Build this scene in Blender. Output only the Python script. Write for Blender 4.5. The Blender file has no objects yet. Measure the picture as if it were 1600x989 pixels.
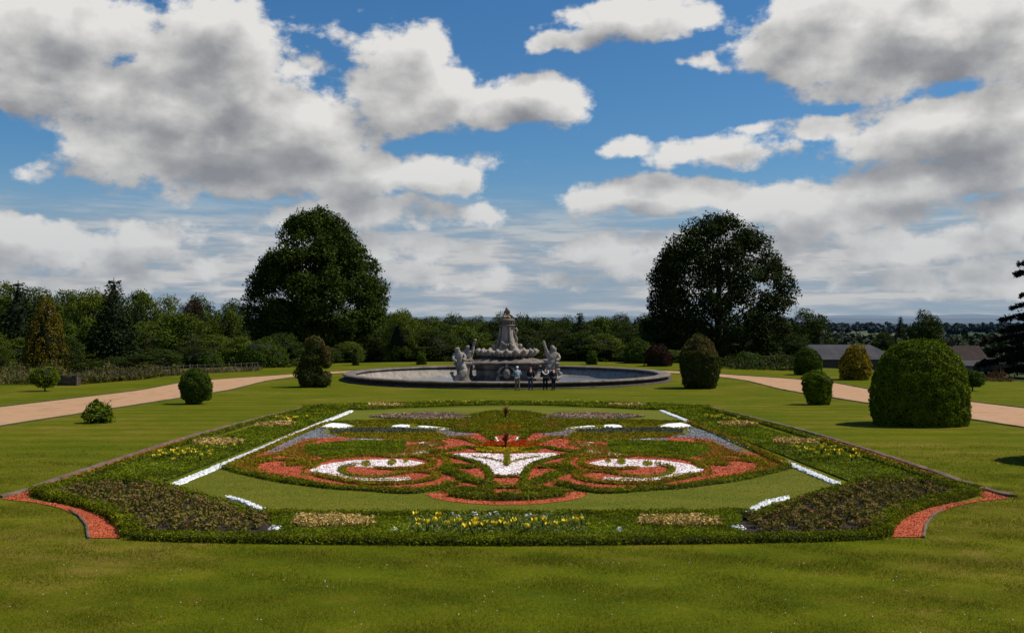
import bpy, bmesh, math, random
import numpy as np
from mathutils import Vector, Matrix
R = np.random.default_rng(11)
random.seed(11)
scene = bpy.context.scene
COL = scene.collection
PI = math.pi
rad = math.radians
scene.view_settings.view_transform = 'Standard'
scene.view_settings.look = 'None'
scene.view_settings.exposure = 0
scene.cycles.use_denoising = True
scene.cycles.max_bounces = 5
scene.cycles.diffuse_bounces = 3
scene.cycles.glossy_bounces = 3
scene.cycles.transmission_bounces = 3
scene.cycles.use_adaptive_sampling = True

# ---------------------------------------------------------------- measuring
F, VX, HZ, EYE = 1600.0, 792.0, 499.0, 5.2      # focal length in photo pixels, axis, horizon, eye height

def softplus(t, s=2.0):
    t = np.asarray(t, float)
    return s*np.logaddexp(0, t/s)

def outside(x, y):
    """distance outside the garden terrace (negative inside)"""
    x = np.asarray(x, float); y = np.asarray(y, float)
    a = np.abs(x)-36.0
    b = np.hypot(x, np.maximum(y-90, 0))-36.0
    return np.where(y < 90, a, b)

def H(x, y):
    x = np.asarray(x, float); y = np.asarray(y, float)
    base = 0.027*softplus(75-np.maximum(y, -60), 1.5)
    d = np.maximum(outside(x, y), 0)
    d = d*d/(d+4)
    drop = 25*(1-np.exp(-d/430))
    und = 0.5*np.sin(x/37+1)*np.sin(y/43)*np.clip(d/60, 0, 1)
    rb = np.hypot(x, y-90.3)
    pit = 1.4*np.clip((13.6-rb)/1.0, 0, 1)
    return base-drop+und-pit

def h(x, y): return float(H(x, y))

def H0(x, y):
    """the ground without the basin's pit"""
    return H(x, y)+1.4*np.clip((13.6-np.hypot(x, np.asarray(y, float)-90.3))/1.0, 0, 1)

def Gv(px, py):
    """points of the ground that the photo shows at pixels px, py"""
    u = (np.asarray(px, float)-VX)/F; v = (np.asarray(py, float)-HZ)/F
    lo = np.full(u.shape, 5.0); hi = np.full(u.shape, 400.0)
    for _ in range(50):
        m = (lo+hi)/2; up = EYE-v*m > H0(u*m, m)
        lo = np.where(up, m, lo); hi = np.where(up, hi, m)
    return np.stack([u*lo, lo], -1)
def G(px, py):
    q = Gv(np.array([px]), np.array([py]))[0]; return (float(q[0]), float(q[1]))

def GP(pts): return [G(*p) for p in pts]
def flip(pts): return [(-p[0],)+tuple(p[1:]) for p in pts]

# ---------------------------------------------------------------- meshes
class Geo:
    def __init__(s):
        s.v = []; s.n = 0; s.chunks = []      # (flat loops, counts, mat, smooth)
    def add(s, verts, faces, mat=0, smooth=False):
        verts = np.asarray(verts, float).reshape(-1, 3)
        if isinstance(faces, np.ndarray):
            loops = (faces+s.n).astype(np.int32).ravel(); counts = np.full(len(faces), faces.shape[1], np.int32)
        else:
            loops = np.array([i+s.n for f in faces for i in f], np.int32); counts = np.array([len(f) for f in faces], np.int32)
        s.v.append(verts); s.n += len(verts)
        s.chunks.append((loops, counts, mat, smooth))
        return s
    def mesh(s, name):
        me = bpy.data.meshes.new(name)
        if not s.v: return me
        V = np.concatenate(s.v); L = np.concatenate([c[0] for c in s.chunks]); C = np.concatenate([c[1] for c in s.chunks])
        mi = np.concatenate([np.full(len(c[1]), c[2], np.int32) for c in s.chunks])
        sm = np.concatenate([np.full(len(c[1]), c[3], bool) for c in s.chunks])
        me.vertices.add(len(V)); me.vertices.foreach_set('co', V.astype(np.float32).ravel())
        me.loops.add(len(L)); me.loops.foreach_set('vertex_index', L)
        me.polygons.add(len(C)); st = np.zeros(len(C), np.int32); st[1:] = np.cumsum(C)[:-1]
        me.polygons.foreach_set('loop_start', st); me.polygons.foreach_set('material_index', mi); me.polygons.foreach_set('use_smooth', sm)
        me.update(calc_edges=True)
        me.validate()
        return me

def link(name, data, mats=(), parent=None, loc=(0, 0, 0), rz=0.0):
    o = bpy.data.objects.new(name, data); COL.objects.link(o)
    if data is not None:
        for m in mats: data.materials.append(m)
    o.location = loc; o.rotation_euler = (0, 0, rz)
    if parent is not None: o.parent = parent
    return o

def obj(name, geo, mats, parent=None, loc=(0, 0, 0), rz=0.0):
    if not isinstance(mats, (list, tuple)): mats = [mats]
    return link(name, geo.mesh(name), mats, parent, loc, rz)

def tag(o, label, cat, group=None, kind=None):
    o['label'] = label; o['category'] = cat
    if group: o['group'] = group
    if kind: o['kind'] = kind
    return o

def struct(o):
    o['kind'] = 'structure'; return o

def thing(name, label, cat, loc=(0, 0, 0), rz=0.0, group=None):
    return tag(link(name, None, (), None, loc, rz), label, cat, group)

def dup(root, loc, rz=0.0, scale=(1, 1, 1), label=None, group=None):
    r = root.copy(); COL.objects.link(r); r.location = loc; r.rotation_euler = (0, 0, rz); r.scale = scale
    if label: r['label'] = label
    if group: r['group'] = group
    for ch in list(root.children):
        c = ch.copy(); COL.objects.link(c); c.parent = r
        for g in list(ch.children):
            d = g.copy(); COL.objects.link(d); d.parent = c
    return r

def unit(v): return v/np.maximum(np.linalg.norm(v, axis=-1, keepdims=True), 1e-9)
def rdir(n): return unit(R.normal(size=(n, 3)))

def wob(P, scale, seed, octaves=2):
    """smooth pseudo noise in about -1..1"""
    r = np.random.default_rng(seed); out = np.zeros(len(P)); amp = 1.0; tot = 0
    for o in range(octaves):
        for k in range(5):
            d = r.normal(size=3); ph = r.uniform(0, 6.28)
            out += amp*np.sin(P @ d/scale*2.2+ph)
        tot += amp*1.9; amp *= .55; scale *= .5
    return out/tot

def leaves(geo, P, N, size, aspect=.6, jit=.8, mat=0):
    """rhombic leaves at P facing about N"""
    n = len(P)
    if n == 0: return
    size = np.broadcast_to(np.asarray(size, float), (n,))
    d = unit(N+jit*R.normal(size=(n, 3)))
    t = unit(np.cross(d, R.normal(size=(n, 3))))
    b = np.cross(d, t)
    t = t*(size*.5)[:, None]; b = b*(size*.5*aspect)[:, None]
    k = .18*d*size[:, None]
    V = np.stack([P-t, P+b+k*.6, P+t, P-b+k*.6], 1).reshape(-1, 3)
    F_ = np.arange(4*n).reshape(n, 4)
    geo.add(V, F_, mat)

def blades(geo, P, D, ln, w, mat=0):
    """thin pointed blades standing at P along D"""
    n = len(P); ln = np.broadcast_to(np.asarray(ln, float), (n,)); w = np.broadcast_to(np.asarray(w, float), (n,))
    D = unit(D); s = unit(np.cross(D, R.normal(size=(n, 3))))
    V = np.stack([P-s*w[:, None]*.5, P+s*w[:, None]*.5, P+D*ln[:, None]], 1).reshape(-1, 3)
    geo.add(V, np.arange(3*n).reshape(n, 3), mat)

def tube(geo, pts, radii, seg=8, mat=0, cap=True, smooth=True):
    pts = [Vector(p) for p in pts]; m = len(pts); V = []
    up = Vector((0, 0, 1))
    prev = None
    for i, p in enumerate(pts):
        t = (pts[min(i+1, m-1)]-pts[max(i-1, 0)]).normalized()
        if prev is None:
            a = t.cross(up) if abs(t.z) < .95 else t.cross(Vector((1, 0, 0)))
        else:
            a = prev-t*prev.dot(t)
        a.normalize(); prev = a; b = t.cross(a)
        for k in range(seg):
            th = 2*PI*k/seg
            V.append(p+(a*math.cos(th)+b*math.sin(th))*radii[i])
    Fs = []
    for i in range(m-1):
        for k in range(seg):
            k2 = (k+1) % seg
            Fs.append((i*seg+k, i*seg+k2, (i+1)*seg+k2, (i+1)*seg+k))
    if cap:
        Fs.append(tuple(range(seg))[::-1]); Fs.append(tuple(range((m-1)*seg, m*seg)))
    geo.add([tuple(v) for v in V], Fs, mat, smooth)

def box(geo, x0, x1, y0, y1, z0, z1, mat=0, taper=0.0):
    t = taper
    V = [(x0, y0, z0), (x1, y0, z0), (x1, y1, z0), (x0, y1, z0), (x0+t, y0+t, z1), (x1-t, y0+t, z1), (x1-t, y1-t, z1), (x0+t, y1-t, z1)]
    geo.add(V, [(3, 2, 1, 0), (4, 5, 6, 7), (0, 1, 5, 4), (1, 2, 6, 5), (2, 3, 7, 6), (3, 0, 4, 7)], mat)

def lathe(geo, prof, seg=48, mod=None, mat=0, smooth=True, arc=None, closed=False):
    V = []; m = len(prof)
    n = seg
    for i, (r, z) in enumerate(prof):
        for k in range(n):
            th = 2*PI*k/n
            rr, zz = (r, z) if mod is None else mod(r, z, th, i)
            V.append((rr*math.cos(th), rr*math.sin(th), zz))
    Fs = []
    for i in range(m-1 if not closed else m):
        j = (i+1) % m
        for k in range(n):
            k2 = (k+1) % n
            Fs.append((i*n+k, i*n+k2, j*n+k2, j*n+k))
    if not closed:
        if prof[0][0] > 1e-4: Fs.append(tuple(range(n))[::-1])
        if prof[-1][0] > 1e-4: Fs.append(tuple(range((m-1)*n, m*n)))
    geo.add(V, Fs, mat, smooth)

def inpoly(P, poly):
    x, y = P[:, 0], P[:, 1]; c = np.zeros(len(P), bool); n = len(poly)
    for i in range(n):
        x1, y1 = poly[i]; x2, y2 = poly[(i+1) % n]
        m = ((y1 > y) != (y2 > y)) & (x < (x2-x1)*(y-y1)/((y2-y1) or 1e-9)+x1)
        c ^= m
    return c

def sample_poly(poly, dens):
    a = np.array(poly); lo, hi = a.min(0), a.max(0)
    n = int(dens*(hi-lo).prod())
    P = R.uniform(lo, hi, (n, 2))
    return P[inpoly(P, poly)]

def smooth_line(pts, step=.15, closed=False):
    """Catmull-Rom through pts, resampled evenly"""
    p = np.array(pts, float)
    if closed: q = np.vstack([p[-1], p, p[0], p[1]])
    else: q = np.vstack([2*p[0]-p[1], p, 2*p[-1]-p[-2]])
    out = []
    for i in range(len(q)-3):
        for t in np.linspace(0, 1, 12, endpoint=False):
            a, b, c, d = q[i:i+4]
            out.append(.5*((2*b)+(-a+c)*t+(2*a-5*b+4*c-d)*t*t+(-a+3*b-3*c+d)*t**3))
    out.append(q[-2]); out = np.array(out)
    s = np.r_[0, np.cumsum(np.linalg.norm(np.diff(out, axis=0), axis=1))]
    k = max(2, int(s[-1]/step)+1); u = np.linspace(0, s[-1], k)
    return np.stack([np.interp(u, s, out[:, j]) for j in range(out.shape[1])], 1)

# ---------------------------------------------------------------- materials
def nodes(name):
    m = bpy.data.materials.new(name); m.use_nodes = True
    nt = m.node_tree; nt.nodes.clear()
    return m, nt
def N(nt, kind, **kw):
    n = nt.nodes.new('ShaderNode'+kind)
    for k, v in kw.items():
        if k == 'inp':
            for kk, vv in v.items():
                s = n.inputs[kk]
                if isinstance(vv, bpy.types.NodeSocket): nt.links.new(vv, s)
                else: s.default_value = vv
        else: setattr(n, k, v)
    return n
def ramp(nt, fac, stops, interp='LINEAR'):
    r = nt.nodes.new('ShaderNodeValToRGB'); cr = r.color_ramp; cr.interpolation = interp
    while len(cr.elements) < len(stops): cr.elements.new(.5)
    for e, (p, c) in zip(cr.elements, stops):
        e.position = p; e.color = (c if len(c) == 4 else tuple(c)+(1,))
    nt.links.new(fac, r.inputs[0]); return r.outputs[0]
def math_(nt, op, a, b=None, clamp=False):
    n = nt.nodes.new('ShaderNodeMath'); n.operation = op; n.use_clamp = clamp
    for i, v in enumerate((a, b)):
        if v is None: continue
        if isinstance(v, bpy.types.NodeSocket): nt.links.new(v, n.inputs[i])
        else: n.inputs[i].default_value = v
    return n.outputs[0]
def mix(nt, f, a, b, mode='MIX'):
    n = nt.nodes.new('ShaderNodeMix'); n.data_type = 'RGBA'; n.blend_type = mode
    for s, v in ((n.inputs[0], f), (n.inputs[6], a), (n.inputs[7], b)):
        if isinstance(v, bpy.types.NodeSocket): nt.links.new(v, s)
        elif isinstance(v, (int, float)): s.default_value = v
        else: s.default_value = (v if len(v) == 4 else tuple(v)+(1,))
    return n.outputs[2]
def noise(nt, vec, scale, detail=4, rough=.55, dist=0.0):
    n = nt.nodes.new('ShaderNodeTexNoise'); n.inputs['Scale'].default_value = scale; n.inputs['Detail'].default_value = detail
    n.inputs['Roughness'].default_value = rough; n.inputs['Distortion'].default_value = dist
    if vec is not None: nt.links.new(vec, n.inputs['Vector'])
    return n.outputs['Fac']
def scaled(nt, vec, s):
    n = nt.nodes.new('ShaderNodeVectorMath'); n.operation = 'MULTIPLY'; nt.links.new(vec, n.inputs[0]); n.inputs[1].default_value = s
    return n.outputs[0]
def out(nt, sh):
    o = nt.nodes.new('ShaderNodeOutputMaterial'); nt.links.new(sh, o.inputs[0])
def pos(nt): return N(nt, 'NewGeometry').outputs['Position']
def opos(nt): return N(nt, 'TexCoord').outputs['Object']

def leafmat(name, cols, trans=.18, clump=.9, cs=.8, spec=.04):
    """foliage: each leaf its own shade out of cols, with lighter and darker clumps"""
    m, nt = nodes(name)
    g = N(nt, 'NewGeometry')
    k = len(cols)
    c = ramp(nt, g.outputs['Random Per Island'], [(i/max(k-1, 1), c) for i, c in enumerate(cols)])
    nz = noise(nt, g.outputs['Position'], cs, 3)
    v = N(nt, 'MapRange', inp={0: nz, 1: .3, 2: .7, 3: 1-clump*.5, 4: 1+clump*.5}).outputs[0]
    hs = N(nt, 'HueSaturation', inp={'Value': v, 'Color': c}).outputs[0]
    p = N(nt, 'BsdfPrincipled', inp={'Base Color': hs, 'Roughness': .75, 'Specular IOR Level': spec})
    t = N(nt, 'BsdfTranslucent', inp={'Color': mix(nt, 1, hs, (1.0, 1.0, .45), 'MULTIPLY')})
    s = N(nt, 'MixShader', inp={0: trans, 1: p.outputs[0], 2: t.outputs[0]})
    out(nt, s.outputs[0]); return m

def plainmat(name, cols, scale=3.0, rough=.9, bump=.3, bscale=20, detail=6, spec=.2, obj_space=True, bdist=.02):
    m, nt = nodes(name)
    v = opos(nt) if obj_space else pos(nt)
    nz = noise(nt, v, scale, detail, .6)
    k = len(cols)
    c = ramp(nt, nz, [(.28+.44*i/max(k-1, 1), c) for i, c in enumerate(cols)])
    b = N(nt, 'Bump', inp={'Strength': bump, 'Distance': bdist, 'Height': noise(nt, v, bscale, 5)})
    p = N(nt, 'BsdfPrincipled', inp={'Base Color': c, 'Roughness': rough, 'Specular IOR Level': spec, 'Normal': b.outputs[0]})
    out(nt, p.outputs[0]); return m
# ---------------------------------------------------------------- camera, sun, sky
cam = bpy.data.cameras.new('camera'); cam.sensor_width = 36; cam.lens = 36; cam.clip_end = 60000; cam.clip_start = .1
co = bpy.data.objects.new('camera', cam); COL.objects.link(co)
co.location = (0, 0, EYE); co.rotation_euler = (rad(90)+math.atan(4.5/F), 0, -math.atan(8/F))
scene.camera = co

SUN_EL, SUN_AZ = rad(54), rad(82)          # azimuth from straight ahead towards the right
sv = Vector((math.sin(SUN_AZ)*math.cos(SUN_EL), math.cos(SUN_AZ)*math.cos(SUN_EL), math.sin(SUN_EL)))
sl = bpy.data.lights.new('sun', 'SUN'); sl.energy = 4.6; sl.angle = rad(.53); sl.color = (1, .95, .86)
so = bpy.data.objects.new('sun', sl); COL.objects.link(so); so.location = (60, 20, 80)
so.rotation_euler = (-sv).to_track_quat('-Z', 'Y').to_euler()

w = bpy.data.worlds.new('World'); scene.world = w; w.use_nodes = True
nt = w.node_tree; nt.nodes.clear()
sky = N(nt, 'TexSky', sky_type='NISHITA', sun_disc=False, sun_elevation=SUN_EL, sun_rotation=SUN_AZ, air_density=1.0, dust_density=.6, ozone_density=2.0)

def A_E(px, py):
    return (math.atan((px-VX)/F)*F, math.atan((HZ-py)/math.hypot(F, px-VX))*F)
# clouds as they hang in the sky: centre, radii (photo pixels = 1/1600 rad), thickness
CL = [(340, 200, 290, 95, 1.25), (350, 85, 135, 90, 1.1), (640, 130, 130, 95, 1.0), (810, 160, 115, 45, .9), (110, 130, 150, 60, .9), (440, 268, 370, 52, 1.1),
      (50, 30, 200, 62, 1.2), (580, 338, 215, 34, .8), (120, 372, 240, 36, .7), (300, 405, 420, 40, .5),
      (1010, 25, 150, 42, .9), (905, 62, 85, 24, .8), (1088, 102, 42, 16, .55), (980, 230, 60, 22, .55), (1150, 238, 130, 30, .6),
      (1440, 55, 290, 95, 1.2), (1510, 205, 200, 75, 1.0), (1480, 275, 215, 42, .95), (1290, 195, 120, 24, .65), (1030, 312, 210, 40, .95), (1300, 322, 260, 48, 1.0),
      (1570, 338, 60, 36, .9), (1410, 380, 190, 34, .75), (900, 385, 120, 24, .6), (1150, 380, 260, 34, .55), (500, 60, 40, 16, .2),
      (560, 390, 250, 28, .5), (760, 430, 260, 22, .4), (1000, 420, 240, 26, .5), (1500, 430, 220, 30, .6), (60, 440, 200, 20, .45), (1290, 420, 140, 22, .45)]
# and some more around the sky that the photo does not show
rr = random.Random(4)
EXTRA = [(a, e, rr.uniform(250, 520), rr.uniform(70, 160), rr.uniform(.8, 1.2)) for a, e in
         [(-1500, 500), (-2500, 250), (-3900, 350), (1600, 300), (3300, 420), (4400, 260)]]

def cloud_group(detail, rough, amp, sdetail=3, srough=.42):
    g = bpy.data.node_groups.new('cloud_density', 'ShaderNodeTree')
    g.interface.new_socket('P', in_out='INPUT', socket_type='NodeSocketVector')
    g.interface.new_socket('D', in_out='OUTPUT', socket_type='NodeSocketFloat')
    g.interface.new_socket('S', in_out='OUTPUT', socket_type='NodeSocketFloat')
    gi = g.nodes.new('NodeGroupInput'); go = g.nodes.new('NodeGroupOutput')
    P = gi.outputs[0]
    wn = g.nodes.new('ShaderNodeTexNoise'); wn.noise_dimensions = '2D'; wn.inputs['Scale'].default_value = 1/150; wn.inputs['Detail'].default_value = 4; wn.inputs['Roughness'].default_value = .6
    g.links.new(P, wn.inputs['Vector'])
    def VM(op, a, b, c=None):
        n = g.nodes.new('ShaderNodeVectorMath'); n.operation = op
        for i, v in enumerate((a, b, c)):
            if v is None: continue
            if isinstance(v, bpy.types.NodeSocket): g.links.new(v, n.inputs[i])
            else: n.inputs[i].default_value = v
        return n
    off = VM('MULTIPLY_ADD', wn.outputs['Color'], (110, 60, 0), (-55, -30, 0)).outputs[0]
    Q = VM('ADD', P, off).outputs[0]
    cur = None
    for k, c in enumerate(CL+EXTRA):
        if k < len(CL): a, e = A_E(c[0], c[1])
        else: a, e = c[0], c[1]
        rx, ry, st = c[2]*1.0, c[3]*1.0, c[4]
        q = VM('MULTIPLY_ADD', Q, (1/rx, 1/ry, 0), (-a/rx, -e/ry, 0)).outputs[0]
        d = VM('DOT_PRODUCT', q, q).outputs['Value']
        v = math_(g, 'MULTIPLY_ADD', d, -st); v.node.inputs[2].default_value = st
        if cur is None: cur = v
        else:
            m_ = g.nodes.new('ShaderNodeMath'); m_.operation = 'SMOOTH_MAX'; m_.inputs[2].default_value = .25
            g.links.new(cur, m_.inputs[0]); g.links.new(v, m_.inputs[1]); cur = m_.outputs[0]
    cur = math_(g, 'MAXIMUM', cur, -1.2)
    # lumps
    st_ = VM('MULTIPLY', P, (1, 1.55, 0)).outputs[0]
    for i, (dt, rg) in enumerate(((detail, rough), (sdetail, srough))):
        nz = g.nodes.new('ShaderNodeTexNoise'); nz.noise_dimensions = '2D'; nz.inputs['Scale'].default_value = 1/95; nz.inputs['Detail'].default_value = dt; nz.inputs['Roughness'].default_value = rg
        g.links.new(st_, nz.inputs['Vector'])
        r = math_(g, 'MULTIPLY_ADD', nz.outputs['Fac'], amp*2); r.node.inputs[2].default_value = -amp
        g.links.new(math_(g, 'ADD', cur, r), go.inputs[i])
    return g
CG = cloud_group(9, .58, 1.12)
tc = N(nt, 'TexCoord').outputs['Generated']
sx = N(nt, 'SeparateXYZ', inp={0: tc})
az = math_(nt, 'ARCTAN2', sx.outputs[0], sx.outputs[1]); el = math_(nt, 'ARCSINE', sx.outputs[2])
Pp = N(nt, 'CombineXYZ', inp={0: math_(nt, 'MULTIPLY', az, F), 1: math_(nt, 'MULTIPLY', el, F)}).outputs[0]
def dens(v, g_):
    n = nt.nodes.new('ShaderNodeGroup'); n.node_tree = g_; nt.links.new(v, n.inputs[0]); return n.outputs
def offs(v, o):
    n = nt.nodes.new('ShaderNodeVectorMath'); n.operation = 'ADD'; nt.links.new(v, n.inputs[0]); n.inputs[1].default_value = o; return n.outputs[0]
(D0, S0), (_, S1) = dens(Pp, CG), dens(offs(Pp, (22, 44, 0)), CG)
def mrange(v, a, b, c, d, st='SMOOTHSTEP'):
    return N(nt, 'MapRange', interpolation_type=st, inp={0: v, 1: a, 2: b, 3: c, 4: d}).outputs[0]
alpha = mrange(D0, .02, .50, 0, 1)
slope_ = math_(nt, 'ADD', math_(nt, 'SUBTRACT', S0, S1), math_(nt, 'MULTIPLY', math_(nt, 'SUBTRACT', D0, S0), .8))
# wide slow swings of light over the cloud bodies
slow = N(nt, 'TexNoise', noise_dimensions='2D', inp={'Vector': N(nt, 'VectorMath', operation='MULTIPLY', inp={0: Pp, 1: (1/230, 1/90, 0)}).outputs[0], 'Scale': 1.0, 'Detail': 3.0}).outputs['Fac']
shade = math_(nt, 'ADD', math_(nt, 'MULTIPLY', slope_, .50), math_(nt, 'ADD', math_(nt, 'MULTIPLY', mrange(S0, .25, 1.45, 0, 1), -.40), math_(nt, 'MULTIPLY', slow, .55)))
shade = math_(nt, 'ADD', shade, .425)
ccol = ramp(nt, shade, [(.10, (.23, .24, .265)), (.33, (.33, .335, .35)), (.52, (.46, .46, .462)), (.70, (.60, .595, .585)), (.92, (.76, .75, .73))])
# thin hazy streaks low over the horizon
sv_ = N(nt, 'VectorMath', operation='MULTIPLY', inp={0: Pp, 1: (1/190, 1/22, 0)}).outputs[0]
hz = N(nt, 'TexNoise', noise_dimensions='2D', inp={'Vector': sv_, 'Scale': 1.0, 'Detail': 5.0, 'Roughness': .6}).outputs['Fac']
lowm = math_(nt, 'MULTIPLY', mrange(el, .0, .03, .6, 1), mrange(el, .06, .135, 1, 0))
ha = math_(nt, 'MULTIPLY', mrange(hz, .34, .56, .45, .97), lowm)
hcol = ramp(nt, hz, [(.33, (.27, .33, .42)), (.48, (.37, .405, .46)), (.62, (.56, .56, .555))])
skyc = N(nt, 'VectorMath', operation='SCALE', inp={0: sky.outputs[0], 'Scale': .075}).outputs[0]
skyc = mix(nt, 1, skyc, (.70, .96, 1.18), 'MULTIPLY')
skyc = N(nt, 'HueSaturation', inp={'Saturation': 1.12, 'Value': 1.0, 'Color': skyc}).outputs[0]
skyc = mix(nt, mrange(el, -.01, .17, .8, 0), skyc, (.27, .37, .49))
c1 = mix(nt, ha, skyc, hcol)
edge = mix(nt, mrange(el, .02, .2, .4, 0), ccol, (.36, .40, .45))
c2 = mix(nt, alpha, c1, edge)
bg = N(nt, 'Background', inp={'Color': c2, 'Strength': 1.0})
wo = nt.nodes.new('ShaderNodeOutputWorld'); nt.links.new(bg.outputs[0], wo.inputs[0])
w.cycles.sampling_method = 'MANUAL'; w.cycles.sample_map_resolution = 512
# ---------------------------------------------------------------- the ground
def axis(segs):
    o = []
    for a, b, st in segs: o += list(np.arange(a, b, st))
    o.append(segs[-1][1]); return np.array(o)
def grow(a, b, k=1.16, st=2.0):
    o = [a]
    while o[-1] < b: o.append(o[-1]+st); st *= k
    return o[1:]
gx = axis([(-70, 70, 1.0)]); ex = np.array(grow(70, 24000)); gx = np.r_[-ex[::-1], gx, ex]
gy = axis([(-30, 140, 1.0)]); gy = np.r_[-np.array(grow(30, 3000))[::-1], gy, np.array(grow(140, 26000))]
X, Y = np.meshgrid(gx, gy)
Z = H(X, Y)
nv = X.size; nx, ny = len(gx), len(gy)
idx = np.arange(nv).reshape(ny, nx)
q = np.stack([idx[:-1, :-1], idx[:-1, 1:], idx[1:, 1:], idx[1:, :-1]], -1).reshape(-1, 4)
g = Geo(); g.add(np.stack([X, Y, Z], -1).reshape(-1, 3), q, 0, True)

m, nt = nodes('lawn and fields')
P_ = pos(nt)
at = N(nt, 'Attribute', attribute_name='wild').outputs['Fac']
big = noise(nt, P_, .16, 4, .6); med = noise(nt, scaled(nt, P_, (.9, 1.4, 1)), 1.5, 6, .7); fine = noise(nt, P_, 24, 6, .75)
spk = noise(nt, P_, 5.5, 6, .7)
fac = math_(nt, 'ADD', math_(nt, 'MULTIPLY', big, .45), math_(nt, 'ADD', math_(nt, 'MULTIPLY', med, .35), math_(nt, 'MULTIPLY', spk, .2)))
lawn = ramp(nt, fac, [(.37, (.060, .080, .003)), (.46, (.082, .098, .003)), (.53, (.108, .108, .005)), (.61, (.165, .125, .020))])
# faint mowing bands across
sy = N(nt, 'SeparateXYZ', inp={0: P_})
band = math_(nt, 'SINE', math_(nt, 'ADD', math_(nt, 'MULTIPLY', sy.outputs[1], 2.6), math_(nt, 'MULTIPLY', big, 5)))
bv = N(nt, 'MapRange', inp={0: band, 1: -1, 2: 1, 3: .90, 4: 1.10}).outputs[0]
fv = N(nt, 'MapRange', inp={0: fine, 1: .3, 2: .7, 3: .62, 4: 1.38}).outputs[0]
lawn = N(nt, 'HueSaturation', inp={'Color': lawn, 'Value': math_(nt, 'MULTIPLY', bv, fv)}).outputs[0]
rough_g = ramp(nt, noise(nt, P_, .35, 6, .65), [(.3, (.020, .034, .010)), (.5, (.045, .062, .018)), (.7, (.075, .070, .028))])
vor = N(nt, 'TexVoronoi', inp={'Vector': scaled(nt, P_, (.004, .0022, 0)), 'Scale': 1.0}).outputs['Color']
fields = ramp(nt, N(nt, 'SeparateColor', inp={0: vor}).outputs[0], [(0, (.03, .055, .02)), (.35, (.06, .09, .03)), (.6, (.09, .10, .04)), (.8, (.04, .06, .025)), (1, (.16, .14, .08))], 'CONSTANT')
r2 = N(nt, 'VectorMath', operation='LENGTH', inp={0: P_}).outputs['Value']
far = N(nt, 'MapRange', inp={0: r2, 1: 170, 2: 320, 3: 0, 4: 1}).outputs[0]
rest = mix(nt, far, rough_g, fields)
blue = N(nt, 'MapRange', inp={0: r2, 1: 900, 2: 9000, 3: 0, 4: .85}).outputs[0]  # aerial haze mixed into the ground colour with distance
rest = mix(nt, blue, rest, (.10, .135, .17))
edge_ = math_(nt, 'ADD', at, math_(nt, 'MULTIPLY_ADD', noise(nt, P_, 1.2, 4), .5)); edge_.node.inputs[1].links[0].from_node.inputs[2].default_value = -.25
col = mix(nt, N(nt, 'MapRange', inp={0: edge_, 1: .4, 2: .6, 3: 0, 4: 1}).outputs[0], lawn, rest)
bm_ = N(nt, 'Bump', inp={'Strength': .5, 'Distance': .03, 'Height': math_(nt, 'ADD', fine, spk)})
p = N(nt, 'BsdfPrincipled', inp={'Base Color': col, 'Roughness': .9, 'Specular IOR Level': .02, 'Normal': bm_.outputs[0]})
out(nt, p.outputs[0]); M_GROUND = m
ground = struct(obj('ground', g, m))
wo_ = np.where(Y < 90, np.abs(X)-46, np.hypot(X*36/46, np.maximum(Y-90, 0))-36)
wv = np.clip(wo_/2.0+.5, 0, 1).ravel()
a_ = ground.data.attributes.new('wild', 'FLOAT', 'POINT'); a_.data.foreach_set('value', wv.astype(np.float32))

# gravel path: two straight walks joined by an arc behind the basin
def strip(geo, left, right, dz, mat=0):
    n = len(left); V = []
    for a, b in zip(left, right):
        for t in np.linspace(0, 1, 5):
            x, y = a[0]*(1-t)+b[0]*t, a[1]*(1-t)+b[1]*t
            V.append((x, y, h(x, y)+dz))
    idx = np.arange(n*5).reshape(n, 5)
    geo.add(V, np.stack([idx[:-1, :-1], idx[:-1, 1:], idx[1:, 1:], idx[1:, :-1]], -1).reshape(-1, 4), mat)
def path_edges():
    inn, outr = [], []
    for y in np.arange(-15, 84, 1.0): inn.append((-20.3, y)); outr.append((-26.9, y))
    for t in np.linspace(0, 1, 120):
        th = PI-t*PI
        ri = 20.3+0.2*math.sin(t*PI); ro = 26.9-3.3*min(1, 2.4*math.sin(t*PI))
        cy = 84+3.0*math.sin(t*PI)
        inn.append((ri*math.cos(th), cy+ri*math.sin(th))); outr.append((ro*math.cos(th), cy+ro*math.sin(th)))
    for y in np.arange(83, -16, -1.0): inn.append((20.3, y)); outr.append((26.9, y))
    return inn, outr
p_in, p_out = path_edges()
g = Geo(); strip(g, p_out, p_in, .006)
M_PATH = plainmat('sandy gravel', [(.29, .155, .075), (.38, .21, .105), (.46, .265, .14), (.41, .235, .115), (.34, .195, .10)], scale=.9, bump=.6, bscale=38, detail=12, obj_space=False)
struct(obj('path', g, M_PATH))

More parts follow.
